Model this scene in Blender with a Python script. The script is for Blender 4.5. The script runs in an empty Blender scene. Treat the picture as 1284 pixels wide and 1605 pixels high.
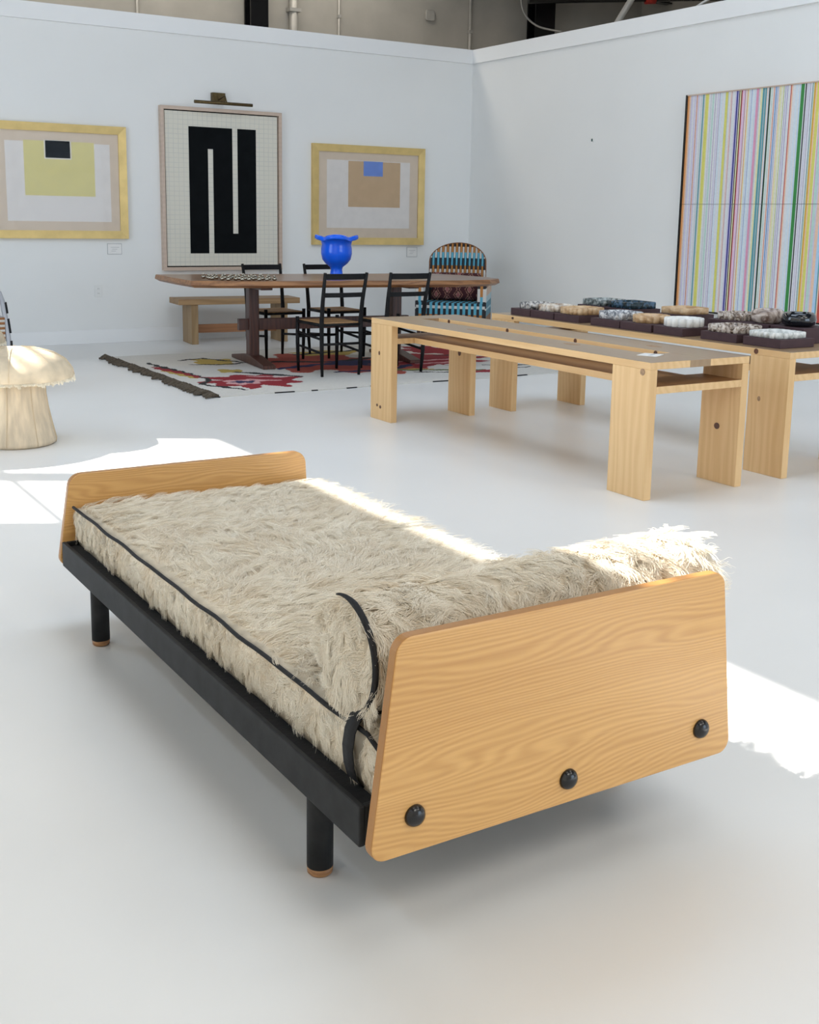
import bpy, bmesh, math, random
import numpy as np
from mathutils import Vector, Matrix

sc = bpy.context.scene
COL = sc.collection
PI = math.pi
random.seed(7)
rng = np.random.default_rng(11)

# ------------------------------------------------------------------ camera
FPX, YAW, PITCH, ROLL, CAM_H = 1796.09, math.radians(31.993), math.radians(10.613), math.radians(0.9673), 1.28
PP_Y = 677.92                                   # row of the optical axis in a 1284 x 1605 frame
F = Vector((math.sin(YAW) * math.cos(PITCH), math.cos(YAW) * math.cos(PITCH), -math.sin(PITCH)))
R0 = Vector((math.cos(YAW), -math.sin(YAW), 0))
U0 = R0.cross(F)
Rr = math.cos(ROLL) * R0 + math.sin(ROLL) * U0
Ur = -math.sin(ROLL) * R0 + math.cos(ROLL) * U0
cam = bpy.data.cameras.new('camera')
cam_ob = bpy.data.objects.new('camera', cam)
COL.objects.link(cam_ob)
cam.sensor_fit = 'AUTO'; cam.sensor_width = 36.0
cam.lens = FPX / 1605 * 36.0
cam.shift_y = (PP_Y - 802.5) / 1605
cam.clip_start = 0.05; cam.clip_end = 100
cam_ob.matrix_world = Matrix(((Rr.x, Ur.x, -F.x, 0), (Rr.y, Ur.y, -F.y, 0), (Rr.z, Ur.z, -F.z, CAM_H), (0, 0, 0, 1)))
sc.camera = cam_ob

# ------------------------------------------------------------------ light
sc.view_settings.view_transform = 'Standard'
sc.view_settings.look = 'None'
sc.view_settings.gamma = 1.0
sc.view_settings.use_curve_mapping = False
sc.view_settings.exposure = -0.1
world = bpy.data.worlds.new('sky'); sc.world = world; world.use_nodes = True
bg = world.node_tree.nodes['Background']
bg.inputs['Color'].default_value = (0.68, 0.83, 1.0, 1); bg.inputs['Strength'].default_value = 5.0

SUN_DX, SUN_DY = 0.95, -0.50                    # sideways travel of the sunlight per metre it falls
sun = bpy.data.lights.new('sun', 'SUN'); sun.energy = 17; sun.angle = math.radians(0.6); sun.color = (1.0, 0.95, 0.87)
sun_ob = bpy.data.objects.new('sun', sun); COL.objects.link(sun_ob)
sun_ob.rotation_euler = Vector((SUN_DX, SUN_DY, -1)).to_track_quat('-Z', 'Y').to_euler()
sun_ob.location = (-6, 8, 9)

def area_light(name, loc, look, sx, sy, energy, color=(1, 1, 1), portal=False):
    l = bpy.data.lights.new(name, 'AREA'); l.shape = 'RECTANGLE'; l.size = sx; l.size_y = sy; l.energy = energy; l.color = color
    if portal: l.cycles.is_portal = True
    o = bpy.data.objects.new(name, l); COL.objects.link(o); o.location = loc
    o.rotation_euler = Vector(look).to_track_quat('-Z', 'Y').to_euler()
    return o
area_light('sky_opening_front', (6.0, -4.0, 1.5), (0, 1, 0), 4.4, 3.0, 1, portal=True)
area_light('sky_transom_left', (-1.5, 1.2, 4.065), (1, 0, 0), 10.0, 0.51, 1, portal=True)
area_light('sky_opening_left', (-1.5, 7.22, 2.16), (1, 0, 0), 2.16, 4.32, 1, portal=True)
WARM, COOL = (1.0, 0.965, 0.90), (0.72, 0.85, 1.0)
for (x, y, e, c, sz) in ((1.2, 0.6, 20, WARM, 1.8), (4.8, 0.6, 34, WARM, 1.8), (1.4, -2.6, 115, WARM, 2.2), (5.2, -2.6, 80, WARM, 2.2),
                         (2.5, 4.9, 128, COOL, 3.0), (6.2, 4.6, 55, (0.70, 0.84, 1.0), 2.4), (2.2, 8.6, 9, (1.0, 0.98, 0.95), 1.8), (5.6, 8.6, 24, (0.84, 0.92, 1.0), 1.8)):
    area_light('fill_light', (x, y, 5.2), (0, 0, -1), sz, sz, e, c)  # added fill lights under the roof, balanced zone by zone
area_light('fill_light', (4.0, 12.4, 5.2), (0, 0, -1), 8, 0.8, 105, (1.0, 0.93, 0.82))  # added fill for the warehouse wall behind the back partition
area_light('fill_light', (9.6, 10.6, 5.2), (0, 0, -1), 1.0, 3, 22, (1.0, 0.90, 0.76))  # added fill for the space beyond the right wall

# ------------------------------------------------------------------ materials
def new_mat(name):
    m = bpy.data.materials.new(name); m.use_nodes = True
    nt = m.node_tree
    return m, nt, nt.nodes['Principled BSDF']
def N(nt, typ, **kw):
    n = nt.nodes.new(typ)
    for k, v in kw.items():
        if k.startswith('i_'):
            n.inputs[k[2:].replace('_', ' ')].default_value = v
        else:
            setattr(n, k, v)
    return n
def ramp(nt, stops):
    n = nt.nodes.new('ShaderNodeValToRGB')
    e = n.color_ramp.elements
    while len(e) < len(stops): e.new(0.5)
    for el, (p, c) in zip(e, stops):
        el.position = p; el.color = (*c, 1) if len(c) == 3 else c
    return n
def plain(name, col, rough=0.5, metal=0.0, vary=0.06, scale=12.0, bump=0.0, coat=0.0, spec=0.5, trans=0.0, stretch=(1, 1, 1)):
    m, nt, b = new_mat(name)
    tc = N(nt, 'ShaderNodeTexCoord'); mp = N(nt, 'ShaderNodeMapping'); mp.inputs['Scale'].default_value = stretch
    nz = N(nt, 'ShaderNodeTexNoise'); nz.inputs['Scale'].default_value = scale; nz.inputs['Detail'].default_value = 4
    nt.links.new(tc.outputs['Object'], mp.inputs['Vector']); nt.links.new(mp.outputs['Vector'], nz.inputs['Vector'])
    lo = tuple(max(0, c * (1 - vary)) for c in col); hi = tuple(min(1, c * (1 + vary)) for c in col)
    rp = ramp(nt, [(0.3, lo), (0.7, hi)])
    nt.links.new(nz.outputs['Fac'], rp.inputs['Fac']); nt.links.new(rp.outputs['Color'], b.inputs['Base Color'])
    b.inputs['Roughness'].default_value = rough; b.inputs['Metallic'].default_value = metal
    b.inputs['Coat Weight'].default_value = coat; b.inputs['Specular IOR Level'].default_value = spec
    b.inputs['Transmission Weight'].default_value = trans
    if bump:
        bp = N(nt, 'ShaderNodeBump'); bp.inputs['Strength'].default_value = bump; bp.inputs['Distance'].default_value = 0.01
        nt.links.new(nz.outputs['Fac'], bp.inputs['Height']); nt.links.new(bp.outputs['Normal'], b.inputs['Normal'])
    return m
def wood(name, light, dark, grain=(1, 0, 0), bands=40.0, wave=0.05, rough=0.42, contrast=1.0, coat=0.0, across=(0, 0, 1), bump=0.08):
    """grain runs along `grain`; growth bands step along `across`"""
    m, nt, b = new_mat(name)
    tc = N(nt, 'ShaderNodeTexCoord')
    st = tuple(0.16 if g else 1.0 for g in grain)
    mp = N(nt, 'ShaderNodeMapping'); mp.inputs['Scale'].default_value = st
    nt.links.new(tc.outputs['Object'], mp.inputs['Vector'])
    n1 = N(nt, 'ShaderNodeTexNoise'); n1.inputs['Scale'].default_value = 7.0; n1.inputs['Detail'].default_value = 2
    nt.links.new(mp.outputs['Vector'], n1.inputs['Vector'])
    d1 = N(nt, 'ShaderNodeVectorMath', operation='DOT_PRODUCT'); d1.inputs[1].default_value = across
    nt.links.new(tc.outputs['Object'], d1.inputs[0])
    ma = N(nt, 'ShaderNodeMath', operation='MULTIPLY_ADD'); ma.inputs[1].default_value = wave * 4
    nt.links.new(n1.outputs['Fac'], ma.inputs[0]); nt.links.new(d1.outputs['Value'], ma.inputs[2])
    mu = N(nt, 'ShaderNodeMath', operation='MULTIPLY'); mu.inputs[1].default_value = bands * 2 * PI
    nt.links.new(ma.outputs[0], mu.inputs[0])
    si = N(nt, 'ShaderNodeMath', operation='SINE'); nt.links.new(mu.outputs[0], si.inputs[0])
    st2 = tuple(3.0 if g else 160.0 for g in grain)
    mp2 = N(nt, 'ShaderNodeMapping'); mp2.inputs['Scale'].default_value = st2
    nt.links.new(tc.outputs['Object'], mp2.inputs['Vector'])
    n2 = N(nt, 'ShaderNodeTexNoise'); n2.inputs['Scale'].default_value = 1.0; n2.inputs['Detail'].default_value = 3
    nt.links.new(mp2.outputs['Vector'], n2.inputs['Vector'])
    n3 = N(nt, 'ShaderNodeTexNoise'); n3.inputs['Scale'].default_value = 2.2; nt.links.new(mp.outputs['Vector'], n3.inputs['Vector'])
    a1 = N(nt, 'ShaderNodeMath', operation='MULTIPLY_ADD'); a1.inputs[1].default_value = 0.17 * contrast; a1.inputs[2].default_value = 0.0
    nt.links.new(si.outputs[0], a1.inputs[0])
    a2 = N(nt, 'ShaderNodeMath', operation='MULTIPLY_ADD'); a2.inputs[1].default_value = 0.55 * contrast
    nt.links.new(n2.outputs['Fac'], a2.inputs[0]); nt.links.new(a1.outputs[0], a2.inputs[2])
    a3 = N(nt, 'ShaderNodeMath', operation='MULTIPLY_ADD'); a3.inputs[1].default_value = 0.5
    nt.links.new(n3.outputs['Fac'], a3.inputs[0]); nt.links.new(a2.outputs[0], a3.inputs[2])
    rp = ramp(nt, [(0.2, light), (0.85, dark)])
    nt.links.new(a3.outputs[0], rp.inputs['Fac']); nt.links.new(rp.outputs['Color'], b.inputs['Base Color'])
    b.inputs['Roughness'].default_value = rough; b.inputs['Coat Weight'].default_value = coat; b.inputs['Coat Roughness'].default_value = 0.25
    bp = N(nt, 'ShaderNodeBump'); bp.inputs['Strength'].default_value = bump; bp.inputs['Distance'].default_value = 0.004
    nt.links.new(a2.outputs[0], bp.inputs['Height']); nt.links.new(bp.outputs['Normal'], b.inputs['Normal'])
    return m
def attr_mat(name, rough=0.6, coat=0.0, weave=0.0, wscale=300.0):
    """colour read from the mesh's own colour attribute (woven or printed pattern)"""
    m, nt, b = new_mat(name)
    at = N(nt, 'ShaderNodeAttribute', attribute_name='Col')
    nz = N(nt, 'ShaderNodeTexNoise'); nz.inputs['Scale'].default_value = 60
    tc = N(nt, 'ShaderNodeTexCoord'); nt.links.new(tc.outputs['Object'], nz.inputs['Vector'])
    hs = N(nt, 'ShaderNodeMix', data_type='RGBA', blend_type='MULTIPLY'); hs.inputs[0].default_value = 0.3
    rp = ramp(nt, [(0.3, (0.75, 0.75, 0.75)), (0.7, (1, 1, 1))]); nt.links.new(nz.outputs['Fac'], rp.inputs['Fac'])
    nt.links.new(at.outputs['Color'], hs.inputs[6]); nt.links.new(rp.outputs['Color'], hs.inputs[7])
    nt.links.new(hs.outputs[2], b.inputs['Base Color'])
    b.inputs['Roughness'].default_value = rough; b.inputs['Coat Weight'].default_value = coat
    if weave:
        bp = N(nt, 'ShaderNodeBump'); bp.inputs['Strength'].default_value = weave; bp.inputs['Distance'].default_value = 0.003
        w = N(nt, 'ShaderNodeTexNoise'); w.inputs['Scale'].default_value = wscale
        nt.links.new(tc.outputs['Object'], w.inputs['Vector'])
        nt.links.new(w.outputs['Fac'], bp.inputs['Height']); nt.links.new(bp.outputs['Normal'], b.inputs['Normal'])
    return m
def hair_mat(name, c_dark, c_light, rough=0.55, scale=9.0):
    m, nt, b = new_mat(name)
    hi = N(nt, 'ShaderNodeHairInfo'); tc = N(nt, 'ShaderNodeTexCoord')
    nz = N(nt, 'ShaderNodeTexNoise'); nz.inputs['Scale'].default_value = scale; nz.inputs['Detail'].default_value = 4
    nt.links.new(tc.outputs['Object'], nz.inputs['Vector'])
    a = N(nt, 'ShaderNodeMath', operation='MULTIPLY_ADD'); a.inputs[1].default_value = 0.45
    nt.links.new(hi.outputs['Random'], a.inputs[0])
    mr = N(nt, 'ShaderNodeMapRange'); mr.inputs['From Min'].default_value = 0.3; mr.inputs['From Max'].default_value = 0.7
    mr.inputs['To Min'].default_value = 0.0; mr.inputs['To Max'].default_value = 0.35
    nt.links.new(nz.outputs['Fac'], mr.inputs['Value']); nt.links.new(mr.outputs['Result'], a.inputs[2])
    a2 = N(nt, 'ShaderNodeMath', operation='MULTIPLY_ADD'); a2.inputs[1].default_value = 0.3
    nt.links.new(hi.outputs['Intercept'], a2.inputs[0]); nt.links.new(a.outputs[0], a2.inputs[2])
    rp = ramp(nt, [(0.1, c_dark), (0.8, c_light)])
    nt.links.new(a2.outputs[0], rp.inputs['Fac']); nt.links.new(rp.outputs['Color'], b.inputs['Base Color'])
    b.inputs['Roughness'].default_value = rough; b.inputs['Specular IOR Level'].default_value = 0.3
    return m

def paint_mat(name, col, rough=0.6, bump=0.03):
    return plain(name, col, rough=rough, vary=0.015, scale=1.3, bump=bump)
M = {}
M['wall'] = paint_mat('white_wall_paint', (0.80, 0.80, 0.785))
M['trim'] = paint_mat('white_trim_paint', (0.85, 0.85, 0.845), 0.45)
M['floor'] = plain('white_floor_paint', (0.80, 0.795, 0.78), rough=0.33, vary=0.02, scale=1.1, bump=0.015, spec=0.45)
M['block'] = plain('warehouse_wall', (0.46, 0.43, 0.38), rough=0.85, vary=0.08, scale=2.5, bump=0.2)
M['deck'] = plain('dark_roof_deck', (0.10, 0.085, 0.07), rough=0.8, vary=0.2, scale=3)
M['outer'] = plain('outer_wall', (0.55, 0.54, 0.52), rough=0.8)
M['black_steel'] = plain('black_steel', (0.018, 0.0185, 0.0195), rough=0.55, vary=0.35, scale=22, bump=0.02, spec=0.2)
M['black'] = plain('black_lacquer', (0.008, 0.008, 0.009), rough=0.2, vary=0.2)
M['black_matte'] = plain('black_cloth', (0.008, 0.008, 0.01), rough=0.8, vary=0.2, scale=80, bump=0.2)
M['blackwood'] = plain('black_stained_ash', (0.007, 0.007, 0.008), rough=0.5, vary=0.25, scale=40, spec=0.2)
M['glide'] = wood('wood_glide', (0.42, 0.21, 0.08), (0.22, 0.10, 0.04), (1, 0, 0), 60)
M['oak'] = wood('oiled_oak_board', (0.72, 0.42, 0.15), (0.45, 0.21, 0.055), (1, 0, 0), bands=105, wave=0.05, rough=0.36, contrast=0.62, coat=0.15, bump=0.22)
M['oak_edge'] = wood('oak_board_edge', (0.44, 0.21, 0.06), (0.28, 0.12, 0.03), (1, 0, 0), bands=3, wave=0.01, rough=0.4, contrast=0.4)
M['pine'] = wood('clear_pine', (0.78, 0.53, 0.27), (0.60, 0.35, 0.14), (0, 1, 0), bands=24, wave=0.035, rough=0.45, contrast=0.6, across=(1, 0, 0.35), bump=0.03)
M['pine_leg'] = wood('upright_pine', (0.78, 0.53, 0.27), (0.60, 0.35, 0.14), (0, 0, 1), bands=22, wave=0.04, rough=0.5, contrast=0.6, across=(0.3, 1, 0), bump=0.03)
M['pine_top'] = wood('worn_shaded_pine_top', (0.36, 0.24, 0.135), (0.25, 0.155, 0.08), (0, 1, 0), bands=22, wave=0.035, rough=0.3, contrast=0.6, across=(1, 0, 0.2), coat=0.2, bump=0.03)  # wear plus a dark ceiling reflection, both put into the colour
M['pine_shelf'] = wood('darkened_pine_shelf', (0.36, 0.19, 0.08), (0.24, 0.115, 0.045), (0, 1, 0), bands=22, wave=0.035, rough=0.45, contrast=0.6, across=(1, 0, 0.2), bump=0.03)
M['knot'] = plain('pine_knot', (0.10, 0.035, 0.015), rough=0.5, vary=0.4, scale=60)
M['plug'] = plain('wooden_plug', (0.36, 0.22, 0.12), rough=0.5, vary=0.3, scale=80)
M['walnut'] = wood('walnut_slab', (0.30, 0.15, 0.075), (0.10, 0.045, 0.022), (1, 0, 0), bands=14, wave=0.12, rough=0.3, contrast=0.8, across=(0, 1, 0.4), coat=0.25)
M['walnut_edge'] = wood('live_walnut_edge', (0.40, 0.19, 0.075), (0.16, 0.065, 0.025), (1, 0, 0), bands=20, wave=0.06, rough=0.4, across=(0, 0.3, 1))
M['walnut_dark'] = wood('dark_walnut_base', (0.105, 0.036, 0.022), (0.045, 0.016, 0.011), (0, 0, 1), bands=24, wave=0.05, rough=0.4, across=(1, 0.4, 0))
M['bench_wood'] = wood('oak_bench', (0.42, 0.26, 0.125), (0.24, 0.135, 0.06), (1, 0, 0), bands=30, wave=0.03, rough=0.5, across=(0, 1, 0.4))
M['bench_leg'] = wood('oak_bench_leg', (0.42, 0.28, 0.14), (0.26, 0.16, 0.075), (0, 0, 1), bands=34, wave=0.03, rough=0.5, across=(0.3, 1, 0))
M['bench_rail'] = wood('reddish_rail', (0.42, 0.19, 0.08), (0.27, 0.11, 0.045), (1, 0, 0), bands=30, wave=0.03)
M['cane'] = plain('woven_cane', (0.36, 0.20, 0.085), rough=0.6, vary=0.3, scale=130, bump=0.5)
M['gold'] = plain('gilded_frame', (0.68, 0.50, 0.20), rough=0.42, metal=0.45, vary=0.09, scale=9, bump=0.05)
M['pale_frame'] = wood('pale_maple_frame', (0.60, 0.47, 0.38), (0.47, 0.35, 0.27), (0, 0, 1), bands=20, wave=0.02, contrast=0.5)
M['mat_board'] = plain('tan_mat_board', (0.66, 0.55, 0.44), rough=0.8, vary=0.03)
M['paper'] = plain('white_paper', (0.74, 0.70, 0.67), rough=0.8, vary=0.03)
M['yellow_ink'] = plain('yellow_ink', (0.68, 0.61, 0.28), rough=0.8, vary=0.04)
M['tan_ink'] = plain('tan_ink', (0.56, 0.40, 0.25), rough=0.8, vary=0.04)
M['blue_ink'] = plain('blue_ink', (0.17, 0.28, 0.66), rough=0.8, vary=0.06)
M['black_ink'] = plain('black_ink', (0.005, 0.006, 0.007), rough=0.9, vary=0.2, spec=0.1)
M['white_line'] = plain('white_border_ink', (0.74, 0.70, 0.62), rough=0.8, vary=0.03)
M['bronze'] = plain('aged_brass', (0.11, 0.075, 0.03), rough=0.4, metal=0.7, vary=0.3, scale=40)
M['plastic'] = plain('white_plastic', (0.78, 0.78, 0.76), rough=0.4, vary=0.01)
M['slot'] = plain('dark_slot', (0.25, 0.25, 0.25), rough=0.6)
M['card'] = plain('printed_card', (0.80, 0.79, 0.77), rough=0.6, vary=0.02)
M['grey_print_and_shadow'] = plain('grey_print_and_shadow', (0.50, 0.50, 0.50), rough=0.8)
M['chrome'] = plain('polished_silver', (0.40, 0.37, 0.31), rough=0.16, metal=1.0, vary=0.08)
M['plinth'] = plain('plum_brown_board', (0.060, 0.030, 0.036), rough=0.7, vary=0.08, scale=30)
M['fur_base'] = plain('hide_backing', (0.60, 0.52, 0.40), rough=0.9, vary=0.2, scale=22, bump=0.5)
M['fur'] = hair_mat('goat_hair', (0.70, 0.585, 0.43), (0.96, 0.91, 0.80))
M['hide'] = plain('short_cream_hide', (0.68, 0.57, 0.42), rough=0.75, vary=0.18, scale=26, bump=0.35, stretch=(1, 1, 0.18))
M['hide_cap'] = plain('cream_hide_cap', (0.64, 0.53, 0.38), rough=0.75, vary=0.16, scale=12, bump=0.3)
M['hide_fringe'] = hair_mat('cream_fringe', (0.70, 0.60, 0.44), (0.92, 0.86, 0.72))
M['seam'] = plain('hide_seam', (0.62, 0.50, 0.34), rough=0.8)
M['fringe'] = plain('dark_wool_fringe', (0.085, 0.065, 0.045), rough=0.95, vary=0.4, scale=60, bump=0.4)
M['conduit'] = plain('galvanised_conduit', (0.50, 0.48, 0.44), rough=0.45, metal=0.3, vary=0.06)
M['cable'] = plain('white_cable', (0.72, 0.71, 0.68), rough=0.5)
M['red'] = plain('red_valve_paint', (0.45, 0.03, 0.02), rough=0.45)
M['white_tube'] = plain('white_lacquered_tube', (0.46, 0.47, 0.50), rough=0.35, vary=0.03)
M['woven'] = attr_mat('woven_cane_pattern', 0.5, weave=0.5, wscale=160)
M['kilim'] = attr_mat('kilim_wool', 0.95, weave=0.5, wscale=260)
M['stripes'] = attr_mat('painted_stripes', 0.45)
M['textile'] = attr_mat('ikat_textile', 0.9, weave=0.4)

mf, nt, b = new_mat('added_frosted_film')
tl = N(nt, 'ShaderNodeBsdfTranslucent'); tl.inputs['Color'].default_value = (0.46, 0.43, 0.385, 1)
df = N(nt, 'ShaderNodeBsdfDiffuse'); df.inputs['Color'].default_value = (0.72, 0.70, 0.66, 1)
mx = N(nt, 'ShaderNodeMixShader'); mx.inputs[0].default_value = 0.25
nt.links.new(tl.outputs[0], mx.inputs[1]); nt.links.new(df.outputs[0], mx.inputs[2]); nt.links.new(mx.outputs[0], nt.nodes['Material Output'].inputs['Surface'])
M['frosted'] = mf
# thin picture glass
mg, nt, b = new_mat('picture_glass')
tr = N(nt, 'ShaderNodeBsdfTransparent'); gl = N(nt, 'ShaderNodeBsdfGlossy'); gl.inputs['Roughness'].default_value = 0.03
fr = N(nt, 'ShaderNodeFresnel'); fr.inputs['IOR'].default_value = 1.12
mx = N(nt, 'ShaderNodeMixShader')
nt.links.new(fr.outputs[0], mx.inputs[0]); nt.links.new(tr.outputs[0], mx.inputs[1]); nt.links.new(gl.outputs[0], mx.inputs[2])
nt.links.new(mx.outputs[0], nt.nodes['Material Output'].inputs['Surface'])
M['glass'] = mg
# blue glass vase
M['vase'] = plain('cobalt_cased_glass', (0.002, 0.125, 0.95), rough=0.07, vary=0.15, scale=5, coat=0.25, spec=0.35)
# canvas with a faint pencilled grid
mc, nt, b = new_mat('gridded_canvas')
tc = N(nt, 'ShaderNodeTexCoord'); sp = N(nt, 'ShaderNodeSeparateXYZ'); nt.links.new(tc.outputs['Object'], sp.inputs[0])
nzg = N(nt, 'ShaderNodeTexNoise'); nzg.inputs['Scale'].default_value = 6; nt.links.new(tc.outputs['Object'], nzg.inputs['Vector'])
outs = []
for ax, per in (('X', 0.052), ('Z', 0.047)):
    ad = N(nt, 'ShaderNodeMath', operation='MULTIPLY_ADD'); ad.inputs[1].default_value = 0.012
    nt.links.new(nzg.outputs['Fac'], ad.inputs[0]); nt.links.new(sp.outputs[ax], ad.inputs[2])
    pp = N(nt, 'ShaderNodeMath', operation='PINGPONG'); pp.inputs[1].default_value = per / 2
    nt.links.new(ad.outputs[0], pp.inputs[0])
    lt = N(nt, 'ShaderNodeMath', operation='LESS_THAN'); lt.inputs[1].default_value = 0.0026
    nt.links.new(pp.outputs[0], lt.inputs[0]); outs.append(lt)
mxx = N(nt, 'ShaderNodeMath', operation='MAXIMUM'); nt.links.new(outs[0].outputs[0], mxx.inputs[0]); nt.links.new(outs[1].outputs[0], mxx.inputs[1])
fa = N(nt, 'ShaderNodeMath', operation='MULTIPLY'); nt.links.new(mxx.outputs[0], fa.inputs[0]); nt.links.new(nzg.outputs['Fac'], fa.inputs[1])
rp = ramp(nt, [(0.0, (0.70, 0.67, 0.58)), (0.7, (0.56, 0.55, 0.50))]); nt.links.new(fa.outputs[0], rp.inputs['Fac'])
nt.links.new(rp.outputs['Color'], b.inputs['Base Color']); b.inputs['Roughness'].default_value = 0.8
M['canvas'] = mc
def stone(name, c1, c2, c3, scale=30.0, stretch=(1, 1, 1), rough=0.25, veins=False):
    m, nt, b = new_mat(name)
    tc = N(nt, 'ShaderNodeTexCoord'); mp = N(nt, 'ShaderNodeMapping'); mp.inputs['Scale'].default_value = stretch
    nt.links.new(tc.outputs['Object'], mp.inputs['Vector'])
    nz = N(nt, 'ShaderNodeTexNoise'); nz.inputs['Scale'].default_value = scale; nz.inputs['Detail'].default_value = 5; nz.inputs['Distortion'].default_value = 1.6 if veins else 0.4
    nt.links.new(mp.outputs['Vector'], nz.inputs['Vector'])
    rp = ramp(nt, [(0.36, c1), (0.5, c2), (0.62, c3)]); nt.links.new(nz.outputs['Fac'], rp.inputs['Fac'])
    nt.links.new(rp.outputs['Color'], b.inputs['Base Color']); b.inputs['Roughness'].default_value = rough
    return m
M['st_speck'] = stone('black_white_stone', (0.03, 0.03, 0.035), (0.30, 0.29, 0.28), (0.66, 0.63, 0.60), 45)
M['st_cream'] = stone('cream_brown_stone', (0.22, 0.14, 0.09), (0.62, 0.53, 0.43), (0.74, 0.70, 0.64), 22)
M['st_tan'] = stone('tan_travertine', (0.40, 0.24, 0.12), (0.56, 0.37, 0.20), (0.66, 0.48, 0.30), 14, (1, 1, 3))
M['st_grey'] = stone('grey_white_stone', (0.10, 0.11, 0.13), (0.42, 0.43, 0.45), (0.72, 0.72, 0.72), 30, veins=True)
M['st_white'] = stone('white_marble', (0.70, 0.70, 0.68), (0.80, 0.80, 0.78), (0.84, 0.84, 0.82), 9, veins=True)
M['st_brown'] = stone('brown_marbled_stone', (0.10, 0.065, 0.045), (0.40, 0.33, 0.28), (0.66, 0.60, 0.54), 26, veins=True)
M['st_pale'] = stone('pale_grey_marble', (0.42, 0.44, 0.42), (0.60, 0.62, 0.60), (0.76, 0.77, 0.75), 18, veins=True)
M['st_green'] = stone('dark_blue_green_stone', (0.008, 0.016, 0.02), (0.02, 0.045, 0.06), (0.06, 0.12, 0.20), 20, veins=True)
M['st_slate'] = stone('grey_green_stone', (0.05, 0.06, 0.06), (0.16, 0.19, 0.19), (0.40, 0.43, 0.42), 40)
M['st_pink'] = stone('pink_brown_marble', (0.14, 0.09, 0.07), (0.50, 0.42, 0.37), (0.70, 0.62, 0.56), 12, veins=True)
M['st_black'] = plain('polished_black_stone', (0.008, 0.010, 0.014), rough=0.08, vary=0.2, coat=0.5)

# ------------------------------------------------------------------ mesh helpers
ORG = {}
def thing(name, label, cat, loc=(0, 0, 0), rotz=0.0, group=None):
    o = bpy.data.objects.new(name, None); COL.objects.link(o)
    o.location = loc; o.rotation_euler = (0, 0, rotz); o.empty_display_size = 0.1
    o['label'] = label; o['category'] = cat
    if group: o['group'] = group
    ORG[o.name] = Vector(loc) if rotz == 0 else Vector((0, 0, 0))   # turned things are modelled in their own frame
    return o
def tag(o, label, cat, group=None):
    o['label'] = label; o['category'] = cat
    if group: o['group'] = group
    return o
def obj(name, bm, mat, parent=None, smooth=False, bevel=0.0, seg=2, label=None, base=None):
    """link a bmesh (world coordinates unless its thing is turned) as ONE mesh object"""
    if parent is not None: org = ORG[parent.name]
    elif base is not None: org = Vector(base)
    else: org = Vector((0, 0, 0))
    bmesh.ops.recalc_face_normals(bm, faces=bm.faces[:])
    if org.length: bmesh.ops.translate(bm, verts=bm.verts[:], vec=-org)
    me = bpy.data.meshes.new(name); bm.to_mesh(me); bm.free()
    for m in (mat if isinstance(mat, (list, tuple)) else [mat]): me.materials.append(m)
    if smooth:
        me.polygons.foreach_set('use_smooth', [True] * len(me.polygons))
    o = bpy.data.objects.new(name, me); COL.objects.link(o)
    if parent is not None:
        o.parent = parent
    else:
        o.location = org
    ORG[o.name] = org
    if bevel:
        md = o.modifiers.new('soft_edge', 'BEVEL'); md.width = bevel; md.segments = seg; md.limit_method = 'ANGLE'; md.angle_limit = 0.6
        if smooth is False:
            md.harden_normals = False
    if label: o['label'] = label
    return o
def struct(name, bm, mat, parent=None, **kw):
    o = obj(name, bm, mat, parent, **kw)
    if parent is None: o['kind'] = 'structure'
    return o
def dup(root, loc, rotz=None, label=None, group=None):
    r = root.copy(); COL.objects.link(r); r.location = loc
    if rotz is not None: r.rotation_euler = (0, 0, rotz)
    if label: r['label'] = label
    if group: r['group'] = group
    for ch in list(root.children):
        c = ch.copy(); COL.objects.link(c); c.parent = r
        for g in list(ch.children):
            d = g.copy(); COL.objects.link(d); d.parent = c
    return r
def box(bm, x0, x1, y0, y1, z0, z1, mi=0):
    v = [bm.verts.new(p) for p in ((x0, y0, z0), (x1, y0, z0), (x1, y1, z0), (x0, y1, z0), (x0, y0, z1), (x1, y0, z1), (x1, y1, z1), (x0, y1, z1))]
    for f in ((0, 3, 2, 1), (4, 5, 6, 7), (0, 1, 5, 4), (1, 2, 6, 5), (2, 3, 7, 6), (3, 0, 4, 7)):
        fa = bm.faces.new([v[i] for i in f]); fa.material_index = mi
    return v
def B(*a, **k):
    bm = bmesh.new(); box(bm, *a, **k); return bm
def tube(bm, pts, rad, n=10, cap=True, mi=0):
    """round bar through pts; rad is one radius or one per point"""
    pts = [Vector(p) for p in pts]
    rads = [rad] * len(pts) if not isinstance(rad, (list, tuple)) else rad
    rings = []; prev = None
    for i, p in enumerate(pts):
        d = (pts[min(i + 1, len(pts) - 1)] - pts[max(i - 1, 0)]).normalized()
        if prev is None:
            a = Vector((0, 0, 1)) if abs(d.z) < 0.9 else Vector((1, 0, 0))
            x = d.cross(a).normalized()
        else:
            x = (prev - d * prev.dot(d)).normalized()
        prev = x; y = d.cross(x)
        rings.append([bm.verts.new(p + rads[i] * (math.cos(2 * PI * k / n) * x + math.sin(2 * PI * k / n) * y)) for k in range(n)])
    for a, c in zip(rings, rings[1:]):
        for k in range(n):
            f = bm.faces.new((a[k], a[(k + 1) % n], c[(k + 1) % n], c[k])); f.smooth = True; f.material_index = mi
    if cap:
        bm.faces.new(rings[0][::-1]); bm.faces.new(rings[-1])
    return rings
def T(pts, rad, n=10, cap=True):
    bm = bmesh.new(); tube(bm, pts, rad, n, cap); return bm
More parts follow.
